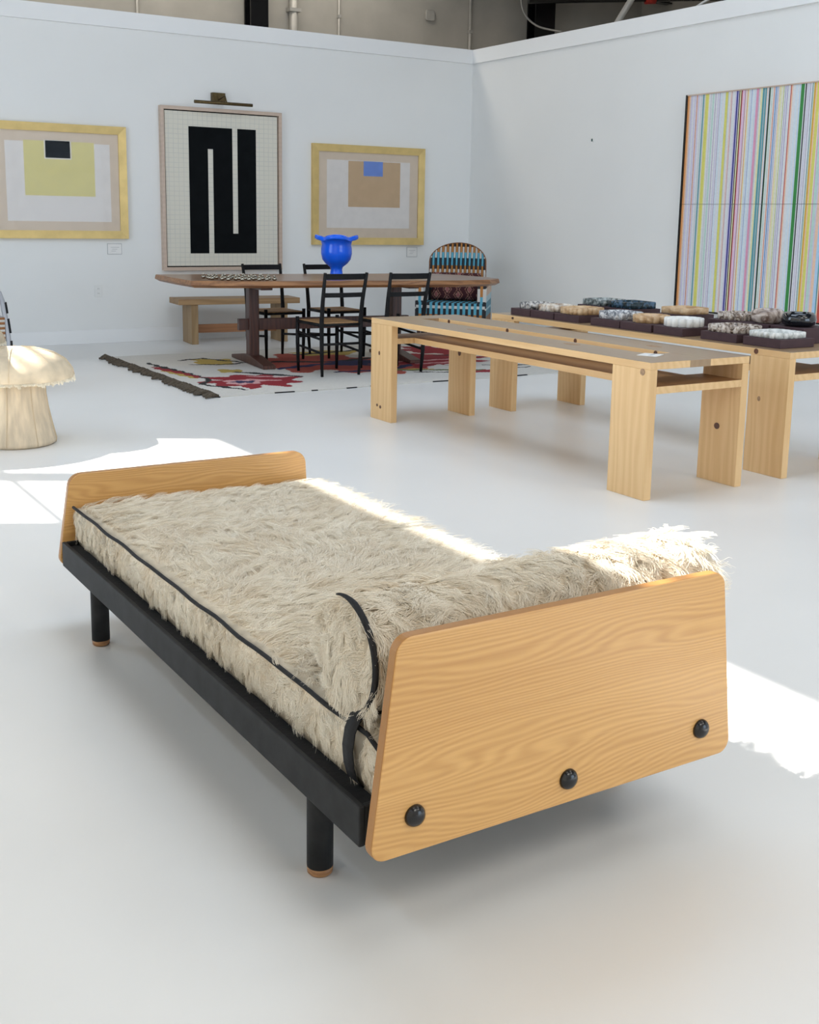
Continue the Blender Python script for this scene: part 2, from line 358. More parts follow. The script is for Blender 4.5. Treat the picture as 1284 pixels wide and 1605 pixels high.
def loop_tube(bm, pts, rad, n=8):
    pts = [Vector(p) for p in pts]; m = len(pts); rings = []
    cen = sum(pts, Vector()) / m
    for i, p in enumerate(pts):
        d = (pts[(i + 1) % m] - pts[i - 1]).normalized()
        x = (p - cen); x = (x - d * x.dot(d)).normalized(); y = d.cross(x)
        rings.append([bm.verts.new(p + rad * (math.cos(2 * PI * k / n) * x + math.sin(2 * PI * k / n) * y)) for k in range(n)])
    for i in range(m):
        a, c = rings[i], rings[(i + 1) % m]
        for k in range(n):
            f = bm.faces.new((a[k], a[(k + 1) % n], c[(k + 1) % n], c[k])); f.smooth = True
def lathe(bm, prof, cx=0, cy=0, n=32, wob=None, cap0=True, cap1=True, mi=0):
    rings = []
    for j, (r, z) in enumerate(prof):
        ring = []
        for k in range(n):
            t = 2 * PI * k / n
            rr, zz = (r, z) if wob is None else wob(j, t, r, z)
            ring.append(bm.verts.new((cx + rr * math.cos(t), cy + rr * math.sin(t), zz)))
        rings.append(ring)
    for a, c in zip(rings, rings[1:]):
        for k in range(n):
            f = bm.faces.new((a[k], a[(k + 1) % n], c[(k + 1) % n], c[k])); f.smooth = True; f.material_index = mi
    if cap0: bm.faces.new(rings[0][::-1])
    if cap1: bm.faces.new(rings[-1])
    return rings
def prism(bm, poly, fn, d0, d1, mi=0, mi_cap=None):
    """extrude a 2-D outline; fn(u, v, d) -> point"""
    a = [bm.verts.new(fn(u, v, d0)) for u, v in poly]; c = [bm.verts.new(fn(u, v, d1)) for u, v in poly]
    n = len(poly)
    for i in range(n):
        f = bm.faces.new((a[i], a[(i + 1) % n], c[(i + 1) % n], c[i])); f.material_index = mi
    f0 = bm.faces.new(a[::-1]); f1 = bm.faces.new(c)
    f0.material_index = f1.material_index = mi if mi_cap is None else mi_cap
def rounded(poly, rad, seg=6):
    out = []; n = len(poly)
    for i in range(n):
        p = Vector(poly[i]); a = Vector(poly[i - 1]); c = Vector(poly[(i + 1) % n])
        r = rad[i] if isinstance(rad, (list, tuple)) else rad
        u = (a - p).normalized(); v = (c - p).normalized()
        ang = u.angle(v); d = r / math.tan(ang / 2)
        cen = p + (u + v).normalized() * (r / math.sin(ang / 2))
        s = p + u * d - cen; e = p + v * d - cen
        a0 = math.atan2(s.y, s.x); a1 = math.atan2(e.y, e.x)
        while a1 - a0 > PI: a1 -= 2 * PI
        while a1 - a0 < -PI: a1 += 2 * PI
        for k in range(seg + 1):
            t = a0 + (a1 - a0) * k / seg
            out.append((cen.x + r * math.cos(t), cen.y + r * math.sin(t)))
    return out
XZ = lambda u, v, d: (u, d, v)
XY = lambda u, v, d: (u, v, d)
YZ = lambda u, v, d: (d, u, v)
def quad_grid(bm, nx, ny, fn, colfn, lay):
    vs = [[bm.verts.new(fn(i / nx, j / ny)) for i in range(nx + 1)] for j in range(ny + 1)]
    for j in range(ny):
        for i in range(nx):
            f = bm.faces.new((vs[j][i], vs[j][i + 1], vs[j + 1][i + 1], vs[j + 1][i]))
            c = colfn((i + 0.5) / nx, (j + 0.5) / ny)
            for l in f.loops: l[lay] = (*c, 1)
    return vs
def fur(name, roots, nrm, dirs, length, parent, mat, lift=0.35, rad=0.0007, cell=0.03, clump=0.6, wave=0.006, K=7, sag=0.0, ylim=(1.579, 3.499)):
    """strands of hair combed along dirs, drawn together in tufts"""
    n = len(roots)
    org = np.array(ORG[parent.name]); roots = roots - org
    key = np.floor(roots / cell).astype(int)
    h = (key[:, 0] * 73856093) ^ (key[:, 1] * 19349663) ^ (key[:, 2] * 83492791)
    h = np.abs(h) % 100003
    tab = rng.random((100003, 5))
    hr = tab[h]
    centre = (key + 0.15 + 0.7 * hr[:, :3]) * cell
    centre = centre - nrm * np.sum((centre - roots) * nrm, axis=1)[:, None]
    side = np.cross(nrm, dirs)
    turn = (hr[:, 3] - 0.5) * 2.3 + rng.normal(0, 0.16, n)
    d = dirs * np.cos(turn)[:, None] + side * np.sin(turn)[:, None]
    side = np.cross(nrm, d)
    L = length * (0.7 + 0.6 * hr[:, 4]) * (0.75 + 0.5 * rng.random(n))
    lf = lift * (0.6 + 0.8 * hr[:, 2]) * (0.7 + 0.6 * rng.random(n))
    ph = hr[:, 0] * 6.28 + rng.normal(0, 0.4, n)
    P = np.zeros((n, K, 3))
    for k in range(K):
        t = k / (K - 1)
        along = L * t
        up = L * lf * (1.7 * t - 1.0 * t * t)
        wv = wave * np.sin(ph + 5.5 * t) * t + 0.0015 * rng.normal(0, 1, n) * t
        p = roots + d * along[:, None] + nrm * up[:, None] + side * wv[:, None] + (centre - roots) * (clump * t ** 1.3)
        p[:, 2] -= sag * L * t * t
        P[:, k] = p
    if ylim: P[:, :, 1] = np.clip(P[:, :, 1], ylim[0] - org[1], ylim[1] - org[1])
    hc = bpy.data.hair_curves.new(name)
    hc.add_curves([K] * n)
    hc.attributes['position'].data.foreach_set('vector', P.reshape(-1).astype(np.float32)) if 'position' in hc.attributes else hc.points.foreach_set('position', P.reshape(-1).astype(np.float32))
    ra = hc.attributes.get('radius') or hc.attributes.new('radius', 'FLOAT', 'POINT')
    prof = np.tile(np.linspace(1.0, 0.3, K), n) * rad
    ra.data.foreach_set('value', prof.astype(np.float32))
    hc.materials.append(mat)
    o = bpy.data.objects.new(name, hc); COL.objects.link(o); o.parent = parent
    o['kind'] = 'stuff'
    return o

# ------------------------------------------------------------------ the room
YB, XR, WALL_H = 11.309, 7.842, 3.182
struct('floor', B(-1.6, 12.5, -4.1, 13.6, -0.12, 0.0), M['floor'])
struct('wall_back', B(1.2, XR + 0.14, YB, YB + 0.14, 0, WALL_H), M['wall'])
struct('wall_right', B(XR, XR + 0.14, -2.2, YB, 0, WALL_H), M['wall'])
bm = B(1.2, XR - 0.018, YB - 0.018, YB, 3.035, WALL_H); box(bm, 1.2, XR - 0.026, YB - 0.026, YB, 3.028, 3.042)
struct('trim_1', bm, M['trim'])
bm = B(XR - 0.018, XR, -2.2, YB, 3.035, WALL_H); box(bm, XR - 0.026, XR, -2.2, YB - 0.027, 3.028, 3.042)
struct('trim_2', bm, M['trim'])
struct('baseboard_back', B(1.2, XR, YB - 0.016, YB, 0, 0.135), M['trim'], bevel=0.003)
struct('baseboard_right', B(XR - 0.016, XR, -2.2, YB - 0.016, 0, 0.135), M['trim'], bevel=0.003)
# the warehouse shell around the partitions
struct('wall_rear', B(-1.6, 12.5, 13.5, 13.62, 0, 5.7), M['block'])
struct('wall_far_right', B(12.4, 12.52, -4.1, 13.5, 0, 5.7), M['block'])
struct('ceiling', B(-1.7, 12.55, -4.2, 13.62, 5.6, 5.75), M['deck'])
bm = B(-1.62, -1.5, -4.1, 13.5, 4.32, 5.6)                       # header above the left glazing
box(bm, -1.62, -1.5, -4.1, -3.8, 0, 4.32); box(bm, -1.62, -1.5, 8.29, 13.5, 0, 4.32); box(bm, -1.62, -1.5, 7.07, 7.22, 0, 4.32)
struct('wall_outer_left', bm, M['outer'])
bm = bmesh.new()
for z, w in ((2.94, 0.035), (3.67, 0.010), (3.81, 0.02), (3.93, 0.018)): box(bm, -1.570, -1.545, -3.8, 8.29, z - w / 2, z + w / 2)
for y in (-2.0, 0.2, 2.35, 4.48, 6.14): box(bm, -1.58, -1.53, y - 0.025, y + 0.025, 0, 4.32)
win = struct('window_1', bm, M['trim'])
ys = (-3.8, -2.0, 0.2, 2.35, 4.48, 6.14)                            # added frosted panes below the clear transom, to shape the left light
for a, c in zip(ys, ys[1:]):
    obj('added_frosted_pane', B(-1.560, -1.550, a + 0.025, c - 0.025, 0, 3.80), M['frosted'], win)
bm = B(-1.6, 12.4, -4.12, -4.0, 3.0, 5.6); box(bm, 8.2, 12.4, -4.12, -4.0, 0, 3.0); box(bm, -1.6, 3.8, -4.12, -4.0, 0, 3.0)
struct('wall_front', bm, M['outer'])
bm = bmesh.new()
for x in (4.3, 6.25): box(bm, x - 0.03, x + 0.03, -4.1, -4.04, 0, 3.0)
box(bm, 3.8, 8.2, -4.1, -4.04, 2.2, 2.26)
struct('window_2', bm, M['black_steel'])

# things seen above the partitions
def column(x, y, w, label):
    bm = bmesh.new()                                               # wide-flange steel post
    box(bm, x - w, x + w, y - 0.10, y - 0.075, 0, 5.6); box(bm, x - w, x + w, y + 0.075, y + 0.10, 0, 5.6); box(bm, x - 0.014, x + 0.014, y - 0.075, y + 0.075, 0, 5.6)
    tag(obj('steel_column', bm, M['black'], base=(x, y, 0)), label, 'column')
column(6.07, 13.38, 0.115, 'black steel column above the back partition over the black and white picture')
column(10.42, 13.38, 0.17, 'black steel column in the warehouse beyond the corner of the two walls')
def pipe(x, r, label, group=None, name='conduit_pipe'):
    t = thing(name, label, 'pipe', (x, 13.5 - r - 0.002, 0), group=group)
    obj('pipe', T([(x, 13.5 - r - 0.002, 0), (x, 13.5 - r - 0.002, 5.6)], r, 10), M['conduit'], t)
    for z in (1.2, 2.6, 3.78): obj('clip', B(x - r * 1.4, x + r * 1.4, 13.5 - r * 2.15 - 0.002, 13.499, z - 0.02, z + 0.02), M['conduit'], t)
pipe(4.62, 0.016, 'thin grey conduit high on the warehouse wall, left of the black column')
pipe(6.60, 0.055, 'thick pale pipe high on the warehouse wall just right of the black column')
pipe(7.26, 0.016, 'thin grey conduit second from the thick pale pipe on the warehouse wall')
pipe(9.28, 0.022, 'grey conduit on the warehouse wall above the corner of the two partitions')
bm = bmesh.new(); prism(bm, rounded([(8.56, 3.86), (8.70, 3.86), (8.70, 4.00), (8.56, 4.00)], 0.03), XZ, 13.46, 13.498)
tag(obj('junction_box', bm, M['conduit'], base=(8.63, 13.48, 3.86), bevel=0.008), 'small square grey junction box on the warehouse wall', 'box')
# dark steel and services over the right-hand wall
bm = bmesh.new(); tube(bm, [(9.9, 13.0, 4.22), (12.38, 11.6, 4.33)], 0.075, 14)
t = thing('sprinkler_pipe', 'black pipe with a red coupling beyond the right wall', 'pipe', (9.9, 13.0, 4.22))
obj('pipe', bm, M['black'], t)
obj('coupling', T([(11.28, 12.22, 4.281), (11.40, 12.15, 4.287)], 0.105, 14), M['red'], t, label='red coupling')
bm = bmesh.new(); tube(bm, [(9.2, 10.6, 3.3), (11.2, 11.1, 5.6)], 0.05, 4)
tag(obj('roof_brace', bm, M['conduit'], base=(9.2, 10.6, 3.3)), 'diagonal grey metal brace rising behind the right wall', 'brace')
for k, (y, z) in enumerate(((12.9, 4.62), (11.6, 4.75), (10.3, 4.9))):
    bm = bmesh.new(); box(bm, 8.2, 12.38, y - 0.06, y + 0.06, z, z + 0.02); box(bm, 8.2, 12.38, y - 0.008, y + 0.008, z - 0.22, z); box(bm, 8.2, 12.38, y - 0.06, y + 0.06, z - 0.24, z - 0.22)
    tag(obj('roof_beam', bm, M['black'], base=(8.2, y, z)), ['dark steel beam nearest the warehouse wall above the right partition', 'dark steel beam in the middle above the right partition', 'dark steel beam nearest the room above the right partition'][k], 'beam', 'roof beams beyond the right wall')
def wire(pts, r, label, mat):
    bm = bmesh.new(); pts = [Vector(p) for p in pts]; out = []
    for i in range(len(pts) - 1):
        p0, p1, p2, p3 = pts[max(i - 1, 0)], pts[i], pts[i + 1], pts[min(i + 2, len(pts) - 1)]
        for s in range(8):
            u = s / 8
            out.append(0.5 * ((2 * p1) + (p2 - p0) * u + (2 * p0 - 5 * p1 + 4 * p2 - p3) * u * u + (3 * p1 - p0 - 3 * p2 + p3) * u ** 3))
    out.append(pts[-1]); tube(bm, out, r, 6)
    tag(obj('cable', bm, mat, base=pts[0]), label, 'cable')
wire([(10.0, 13.3, 4.6), (10.02, 13.3, 4.15), (10.2, 13.2, 3.92), (10.5, 13.0, 3.84)], 0.014, 'looping grey cable beside the far black column', M['conduit'])
wire([(8.2, 8.35, 3.2), (8.3, 8.15, 3.33), (8.35, 7.9, 3.38), (8.2, 7.6, 3.36), (8.3, 7.4, 3.44), (8.4, 7.1, 3.42)], 0.012, 'white cable looping above the top of the right wall', M['cable'])

# ------------------------------------------------------------------ wall fittings
t = thing('wall_outlet', 'white double socket plate low on the back wall left of the bench', 'outlet', (3.404, YB - 0.004, 0.517))
bm = bmesh.new(); prism(bm, rounded([(3.366, 0.458), (3.442, 0.458), (3.442, 0.576), (3.366, 0.576)], 0.006, 3), XZ, YB - 0.007, YB)
obj('cover_plate', bm, M['plastic'], t, bevel=0.002)
for z in (0.494, 0.540):
    bm = bmesh.new(); prism(bm, rounded([(3.388, z - 0.016), (3.420, z - 0.016), (3.420, z + 0.016), (3.388, z + 0.016)], 0.008, 3), XZ, YB - 0.0095, YB - 0.007)
    so = obj('socket', bm, M['plastic'], t)
    bm = B(3.397, 3.3995, YB - 0.0102, YB - 0.0094, z - 0.006, z + 0.006); box(bm, 3.4085, 3.411, YB - 0.0102, YB - 0.0094, z - 0.006, z + 0.006)
    obj('slot', bm, M['slot'], so)
def wall_card(x0, x1, z0, z1, label):
    t = thing('title_card', label, 'label', (x0, YB - 0.006, z0), group='title cards beside the pictures')
    obj('edge', B(x0 - 0.006, x1 + 0.006, YB - 0.005, YB, z0 - 0.006, z1 + 0.006), M['grey_print_and_shadow'], t)  # grey border painted as the thin shadow round the card
    obj('card', B(x0, x1, YB - 0.0062, YB - 0.0048, z0, z1), M['card'], t)
    w = x1 - x0
    for k, (a, c) in enumerate(((0.2, 0.85), (0.3, 0.7), (0.25, 0.6))):
        z = z1 - 0.03 - 0.018 * k
        obj('text_line', B(x0 + a * w, x0 + c * w, YB - 0.0068, YB - 0.0058, z - 0.004, z), M['grey_print_and_shadow'], t)
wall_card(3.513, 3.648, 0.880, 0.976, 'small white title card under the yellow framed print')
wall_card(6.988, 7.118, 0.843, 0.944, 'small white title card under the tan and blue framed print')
bm = bmesh.new(); prism(bm, rounded([(9.14, 2.06), (9.175, 2.06), (9.175, 2.105), (9.14, 2.105)], 0.008, 3), YZ, XR - 0.006, XR)
t = thing('wall_sensor', 'tiny white sensor plate with a green dot on the right wall', 'sensor', (XR - 0.006, 9.157, 2.08))
obj('plate', bm, M['plastic'], t)
obj('indicator', B(XR - 0.012, XR - 0.006, 9.150, 9.166, 2.068, 2.094), plain('green_grey_lens', (0.05, 0.10, 0.09), 0.3), t)

# ------------------------------------------------------------------ pictures on the back wall
def frame_bars(t, x0, x1, z0, z1, w, d, mat, w_mat_axis=None, slope=0.0):
    """four mitred mouldings against the back wall; front face slopes inward by slope"""
    def bar(name, o, i):
        bm = bmesh.new()
        a = [bm.verts.new((p[0], YB, p[1])) for p in (*o, *i[::-1])]
        f = [bm.verts.new((p[0], YB - d, p[1])) for p in o] + [bm.verts.new((p[0], YB - d + slope, p[1])) for p in i[::-1]]
        n = 4
        for k in range(n): bm.faces.new((a[k], a[(k + 1) % n], f[(k + 1) % n], f[k]))
        bm.faces.new(a[::-1]); bm.faces.new(f)
        obj(name, bm, mat, t)
    O = ((x0, z0), (x1, z0), (x1, z1), (x0, z1)); I = ((x0 + w, z0 + w), (x1 - w, z0 + w), (x1 - w, z1 - w), (x0 + w, z1 - w))
    for k in range(4):
        j = (k + 1) % 4
        bar('frame_bar', (O[k], O[j]), (I[k], I[j]))
def flat(t, name, x0, x1, z0, z1, d, mat, th=0.0012):
    obj(name, B(x0, x1, YB - d - th, YB - d, z0, z1), mat, t)
t = thing('framed_print', 'print of a pale yellow square with black rectangle in a wide gilt frame', 'picture', (3.06, YB, 1.02), group='gilt framed prints')
frame_bars(t, 2.405, 3.716, 1.028, 2.102, 0.076, 0.045, M['gold'], slope=0.012)
flat(t, 'mat_board', 2.48, 3.642, 1.103, 2.027, 0.004, M['mat_board'], 0.016)
flat(t, 'paper', 2.565, 3.555, 1.19, 1.928, 0.020, M['paper'])
flat(t, 'yellow_square', 2.735, 3.402, 1.43, 1.938, 0.0213, M['yellow_ink'])
flat(t, 'white_border', 2.925, 3.182, 1.772, 1.946, 0.0226, M['white_line'])
flat(t, 'black_rectangle', 2.937, 3.170, 1.783, 1.942, 0.0239, M['black_ink'])
flat(t, 'glass_pane', 2.48, 3.642, 1.103, 2.027, 0.028, M['glass'], 0.0015)
t = thing('framed_print', 'print of a tan square with small blue rectangle in a narrow gilt frame', 'picture', (6.47, YB, 0.975), group='gilt framed prints')
frame_bars(t, 5.760, 7.186, 0.975, 2.050, 0.078, 0.045, M['gold'], slope=0.012)
flat(t, 'mat_board', 5.836, 7.110, 1.051, 1.974, 0.004, M['mat_board'], 0.016)
flat(t, 'paper', 5.940, 6.998, 1.158, 1.888, 0.020, M['paper'])
flat(t, 'tan_square', 6.205, 6.870, 1.388, 1.882, 0.0213, M['tan_ink'])
flat(t, 'blue_rectangle', 6.396, 6.642, 1.725, 1.884, 0.0226, M['blue_ink'])
flat(t, 'glass_pane', 5.836, 7.110, 1.051, 1.974, 0.028, M['glass'], 0.0015)
t = thing('framed_painting', 'tall gridded canvas with black block and white lines in a thin pale frame', 'painting', (4.725, YB, 0.712))
frame_bars(t, 4.065, 5.386, 0.712, 2.335, 0.034, 0.06, M['pale_frame'])
flat(t, 'backing', 4.098, 5.353, 0.745, 2.302, 0.004, M['black_ink'], 0.006)
flat(t, 'canvas', 4.112, 5.340, 0.758, 2.290, 0.010, M['canvas'], 0.030)
bm = bmesh.new()
yf, yb = YB - 0.0416, YB - 0.040
for x0, x1, z0, z1 in ((4.360, 4.564, 0.884, 2.148), (4.564, 4.620, 1.933, 2.148), (4.620, 4.832, 0.884, 2.148), (4.832, 4.889, 0.884, 1.087), (4.889, 5.096, 0.884, 2.148)):
    box(bm, x0, x1, yf, yb, z0, z1)
obj('black_block', bm, M['black_ink'], t)
t = thing('picture_light', 'bronze picture light on the wall above the black and white painting', 'lamp', (4.69, YB, 2.44))
obj('bracket', B(4.618, 4.760, YB - 0.05, YB, 2.395, 2.492), M['bronze'], t, bevel=0.004)
obj('arm', T([(4.69, YB - 0.04, 2.42), (4.69, YB - 0.20, 2.45), (4.69, YB - 0.24, 2.385)], 0.008, 8), M['bronze'], t)
obj('lamp_bar', T([(4.35, YB - 0.24, 2.372), (4.97, YB - 0.24, 2.372)], 0.016, 12), M['bronze'], t)

# striped painting on the right wall
SY0, SY1, SZ0, SZ1 = 7.836, 5.40, 0.478, 2.412
t = thing('striped_painting', 'huge canvas of thin vertical coloured stripes in a black frame, right wall', 'painting', (XR, 6.6, SZ0))
obj('frame_bar', B(XR - 0.055, XR, SY0 - 0.02, SY0, SZ0, SZ1), M['black'], t)
obj('frame_bar', B(XR - 0.055, XR, SY1, SY1 + 0.02, SZ0, SZ1), M['black'], t)
obj('frame_bar', B(XR - 0.055, XR, SY1 + 0.02, SY0 - 0.02, SZ1 - 0.010, SZ1), M['pale_frame'], t)
obj('frame_bar', B(XR - 0.055, XR, SY1 + 0.02, SY0 - 0.02, SZ0, SZ0 + 0.012), M['black'], t)
W = (0.72, 0.73, 0.75); LAV = (0.62, 0.58, 0.74); ORA = (0.80, 0.36, 0.13); PEA = (0.82, 0.56, 0.42); TEA = (0.10, 0.33, 0.38); YEL = (0.72, 0.68, 0.16)
PYE = (0.78, 0.75, 0.45); GRY = (0.52, 0.56, 0.58); NAV = (0.05, 0.05, 0.28); BLK = (0.012, 0.012, 0.02); RED = (0.55, 0.08, 0.06); PNK = (0.72, 0.33, 0.48)
LPK = (0.78, 0.55, 0.70); SKY = (0.45, 0.63, 0.82); ICE = (0.66, 0.74, 0.80); GRN = (0.04, 0.26, 0.06); BLU = (0.08, 0.22, 0.55); MNT = (0.50, 0.68, 0.62); MUS = (0.75, 0.42, 0.05); PUR = (0.30, 0.20, 0.42)
px = [(145, ORA), (158, PEA), (166, GRY), (170, LAV), (180, W), (190, LAV), (200, W), (205, RED), (208, PEA), (213, LAV), (222, W), (236, GRY), (240, W), (246, TEA), (254, GRY), (260, W), (263, YEL), (284, PYE), (288, W), (300, GRY), (304, W), (310, MNT), (322, W), (330, PUR), (333, W), (345, LAV), (352, W), (358, PUR), (361, ICE), (376, W), (388, ICE), (396, YEL), (413, GRY), (418, W), (430, PEA), (434, W), (438, RED), (441, W), (448, W), (462, LAV), (470, NAV), (481, LAV), (486, BLK), (492, PYE), (500, BLK), (504, RED), (509, LPK), (525, PUR), (529, PEA), (534, W), (541, ORA), (546, PYE), (552, W), (560, SKY), (563, W), (570, BLU), (573, ICE), (588, W), (594, SKY), (598, W), (602, PNK), (618, GRY), (624, W), (630, PYE), (643, TEA), (656, GRY), (660, TEA), (670, PEA), (674, W), (684, BLK), (692, GRN), (695, W), (702, MNT), (708, W), (714, PEA), (721, RED), (724, ICE), (730, BLU), (736, W), (742, BLU), (745, W), (752, PEA), (757, PYE), (770, W), (776, PYE), (784, GRN), (786, W), (794, PUR), (797, W), (803, LAV), (808, NAV), (810, W), (828, RED), (834, PEA), (843, W), (862, ICE), (878, W), (888, SKY), (894, W), (898, GRN), (921, W), (927, BLK), (935, W), (944, LAV), (950, W), (958, PUR), (961, W), (968, ICE), (974, BLK), (977, MNT), (985, MUS)]
kx = [135, 262, 400, 545, 690, 840, 988]; ky = [7.836, 7.603, 7.358, 7.112, 6.875, 6.640, 6.418]
bm = bmesh.new(); lay = bm.loops.layers.float_color.new('Col')
edges = [(float(np.interp(a, kx, ky)), c) for a, c in px]
y = 6.405; pal = [W, W, ICE, PEA, LAV, YEL, TEA, BLK, SKY, PNK, W, GRN, W, RED, MNT]
random.seed(3)
while y > SY1 + 0.03:
    edges.append((y, random.choice(pal))); y -= random.choice((0.008, 0.012, 0.02, 0.03))
edges.append((SY1 + 0.02, W))
edges[0] = (SY0 - 0.02, edges[0][1])
def flip(z0, z1, bm, lay):
    for (a, c), (b2, _) in zip(edges, edges[1:]):
        vs = [bm.verts.new(p) for p in ((XR - 0.045, a, z0), (XR - 0.045, b2, z0), (XR - 0.045, b2, z1), (XR - 0.045, a, z1))]
        f = bm.faces.new(vs)
        for l in f.loops: l[lay] = (*c, 1)
for z0, z1 in ((SZ0 + 0.012, 1.4425), (1.4455, SZ1 - 0.010)):
    bm = bmesh.new(); lay = bm.loops.layers.float_color.new('Col'); flip(z0, z1, bm, lay)
    box(bm, XR - 0.044, XR - 0.004, SY1 + 0.02, SY0 - 0.02, z0, z1)
    for f in bm.faces[-6:]:
        for l in f.loops: l[lay] = (0.6, 0.6, 0.6, 1)
    obj('canvas_panel', bm, M['stripes'], t)

# ------------------------------------------------------------------ the daybed
BX0, BX1, BY0, BY1, BZ0, BZ1 = 0.908, 1.772, 1.597, 3.482, 0.195, 0.272
bed = thing('daybed', 'low daybed with black steel frame, oak end boards and shaggy cream mattress', 'daybed', (1.34, 2.54, 0))
fw = 0.012
fr_ = obj('frame', B(BX0 + fw, BX1 - fw, BY0 + fw, BY1 - fw, BZ0 + 0.04, BZ1 - 0.014), M['black_matte'], bed, label='black platform inside the frame')
for x0, x1 in ((BX0, BX0 + fw), (BX1 - fw, BX1)):
    obj('side_rail', B(x0, x1, BY0, BY1, BZ0, BZ1), M['black_steel'], bed, bevel=0.0025)
for y0, y1 in ((BY0, BY0 + fw), (BY1 - fw, BY1)):
    obj('end_rail', B(BX0 + fw, BX1 - fw, y0, y1, BZ0, BZ1), M['black_steel'], bed, bevel=0.0025)
for lx, ly in ((0.962, 1.848), (0.957, 3.268), (1.720, 1.848), (1.720, 3.268)):
    lg = obj('leg', T([(lx, ly, 0.017), (lx, ly, 0.2349)], 0.0265, 24), M['black_steel'], bed)
    bm = bmesh.new(); lathe(bm, [(0.022, 0.0), (0.0255, 0.004), (0.0265, 0.017)], lx, ly, 24); obj('glide', bm, M['glide'], lg, label='worn brown wooden glide')
def end_board(y0, y1, zb, zt, hb, ht, name, rb, rt, cx=1.34):
    bm = bmesh.new()
    poly = rounded([(1.34 - hb, zb), (1.34 + hb, zb), (cx + ht, zt), (cx - ht, zt)], [rb, rb, rt, rt], 8)
    prism(bm, poly, XZ, y0, y1, mi=1, mi_cap=0)
    return obj(name, bm, [M['oak'], M['oak_edge']], bed, bevel=0.003, seg=2)
near = end_board(1.550, 1.574, 0.186, 0.588, 0.438, 0.387, 'head_board', 0.028, 0.034)
far = end_board(3.503, 3.527, 0.186, 0.478, 0.438, 0.408, 'foot_board', 0.028, 0.045, 1.354)
near['label'] = 'taller oak end board'; far['label'] = 'lower oak end board'
for yb0, yb1 in ((1.574, BY0), (BY1, 3.503)):
    for x in (1.0, 1.34, 1.68): obj('spacer', T([(x, yb0, 0.245), (x, yb1, 0.245)], 0.014, 12), M['black_steel'], bed)
for x, z in ((0.992, 0.257), (1.337, 0.236), (1.686, 0.257)):
    bm = bmesh.new(); prof = [(0.0205, 0), (0.0200, 0.004), (0.0165, 0.0095), (0.0095, 0.0135), (0.002, 0.0145)]
    n = 24; rings = []
    for r, d in prof: rings.append([bm.verts.new((x + r * math.cos(2 * PI * k / n), 1.550 - d, z + r * math.sin(2 * PI * k / n))) for k in range(n)])
    for a, c in zip(rings, rings[1:]):
        for k in range(n):
            f = bm.faces.new((a[k], a[(k + 1) % n], c[(k + 1) % n], c[k])); f.smooth = True
    bm.faces.new(rings[0][::-1]); bm.faces.new(rings[-1])
    bn = obj('bolt_cap', bm, M['black'], near, label='black domed bolt cap')

# mattress: soft slab with slightly crowned top
MX0, MX1, MY0, MY1, MZ0, MZ1 = 0.960, 1.768, 1.600, 3.488, 0.259, 0.372
bm = bmesh.new()
nx, ny, nz = 22, 50, 5
def mat_pt(u, v, w):
    x = MX0 + (MX1 - MX0) * u; y = MY0 + (MY1 - MY0) * v; z = MZ0 + (MZ1 - MZ0) * w
    bulge = 0.006 * math.sin(PI * w)
    if u == 0: x -= bulge
    if u == 1: x += bulge
    if v == 0: y -= bulge * 0.4
    if v == 1: y += bulge * 0.4
    if w == 1:
        e = min(1, min(u, 1 - u) * 8) * min(1, min(v, 1 - v) * 16)
        z += 0.016 * e + 0.004 * math.sin(5 * x + 3 * y) * e
    if v < 0.03 and u == 0 and w > 0.5: z -= 0.012
    return (x, y, z)
cache = {}
def gv(i, j, k):
    if (i, j, k) not in cache: cache[(i, j, k)] = bm.verts.new(mat_pt(i / nx, j / ny, k / nz))
    return cache[(i, j, k)]
for i in range(nx):
    for j in range(ny):
        for k in (0, nz):
            bm.faces.new((gv(i, j, k), gv(i + 1, j, k), gv(i + 1, j + 1, k), gv(i, j + 1, k))).smooth = True
for i in range(nx):
    for k in range(nz):
        for j in (0, ny): bm.faces.new((gv(i, j, k), gv(i + 1, j, k), gv(i + 1, j, k + 1), gv(i, j, k + 1))).smooth = True
for j in range(ny):
    for k in range(nz):
        for i in (0, nx): bm.faces.new((gv(i, j, k), gv(i, j + 1, k), gv(i, j + 1, k + 1), gv(i, j, k + 1))).smooth = True
mattress = obj('mattress', bm, M['fur_base'], bed, label='mattress covered in long cream hair')
pip = []
zt = MZ1 + 0.003
for k in range(41): 
    y = MY0 + (MY1 - MY0) * k / 40
    pip.append((MX0 - 0.009 + 0.0018 * math.sin(k * 0.9), y, zt + 0.0015 * math.sin(k * 1.3) - (0.012 if k == 0 else 0)))
pts = pip
bm = bmesh.new(); tube(bm, pts, 0.0046, 8); obj('piping', bm, M['black_matte'], mattress, label='black corded piping')
# strap over the mattress side, under the bolster
bm = bmesh.new()
prof = [(1.02, 0.398), (0.978, 0.401), (0.949, 0.396), (0.938, 0.372), (0.933, 0.340), (0.936, 0.305), (0.944, 0.278), (0.957, 0.264)]
for (x0, z0), (x1, z1) in zip(prof, prof[1:]):
    vs = [bm.verts.new(p) for p in ((x0, 1.668, z0), (x0, 1.704, z0), (x1, 1.704, z1), (x1, 1.668, z1))]; bm.faces.new(vs).smooth = True
bmesh.ops.remove_doubles(bm, verts=bm.verts[:], dist=1e-5)
st = obj('strap', bm, M['black_matte'], bed, label='black cloth strap'); md = st.modifiers.new('thick', 'SOLIDIFY'); md.thickness = 0.003; md.offset = 0

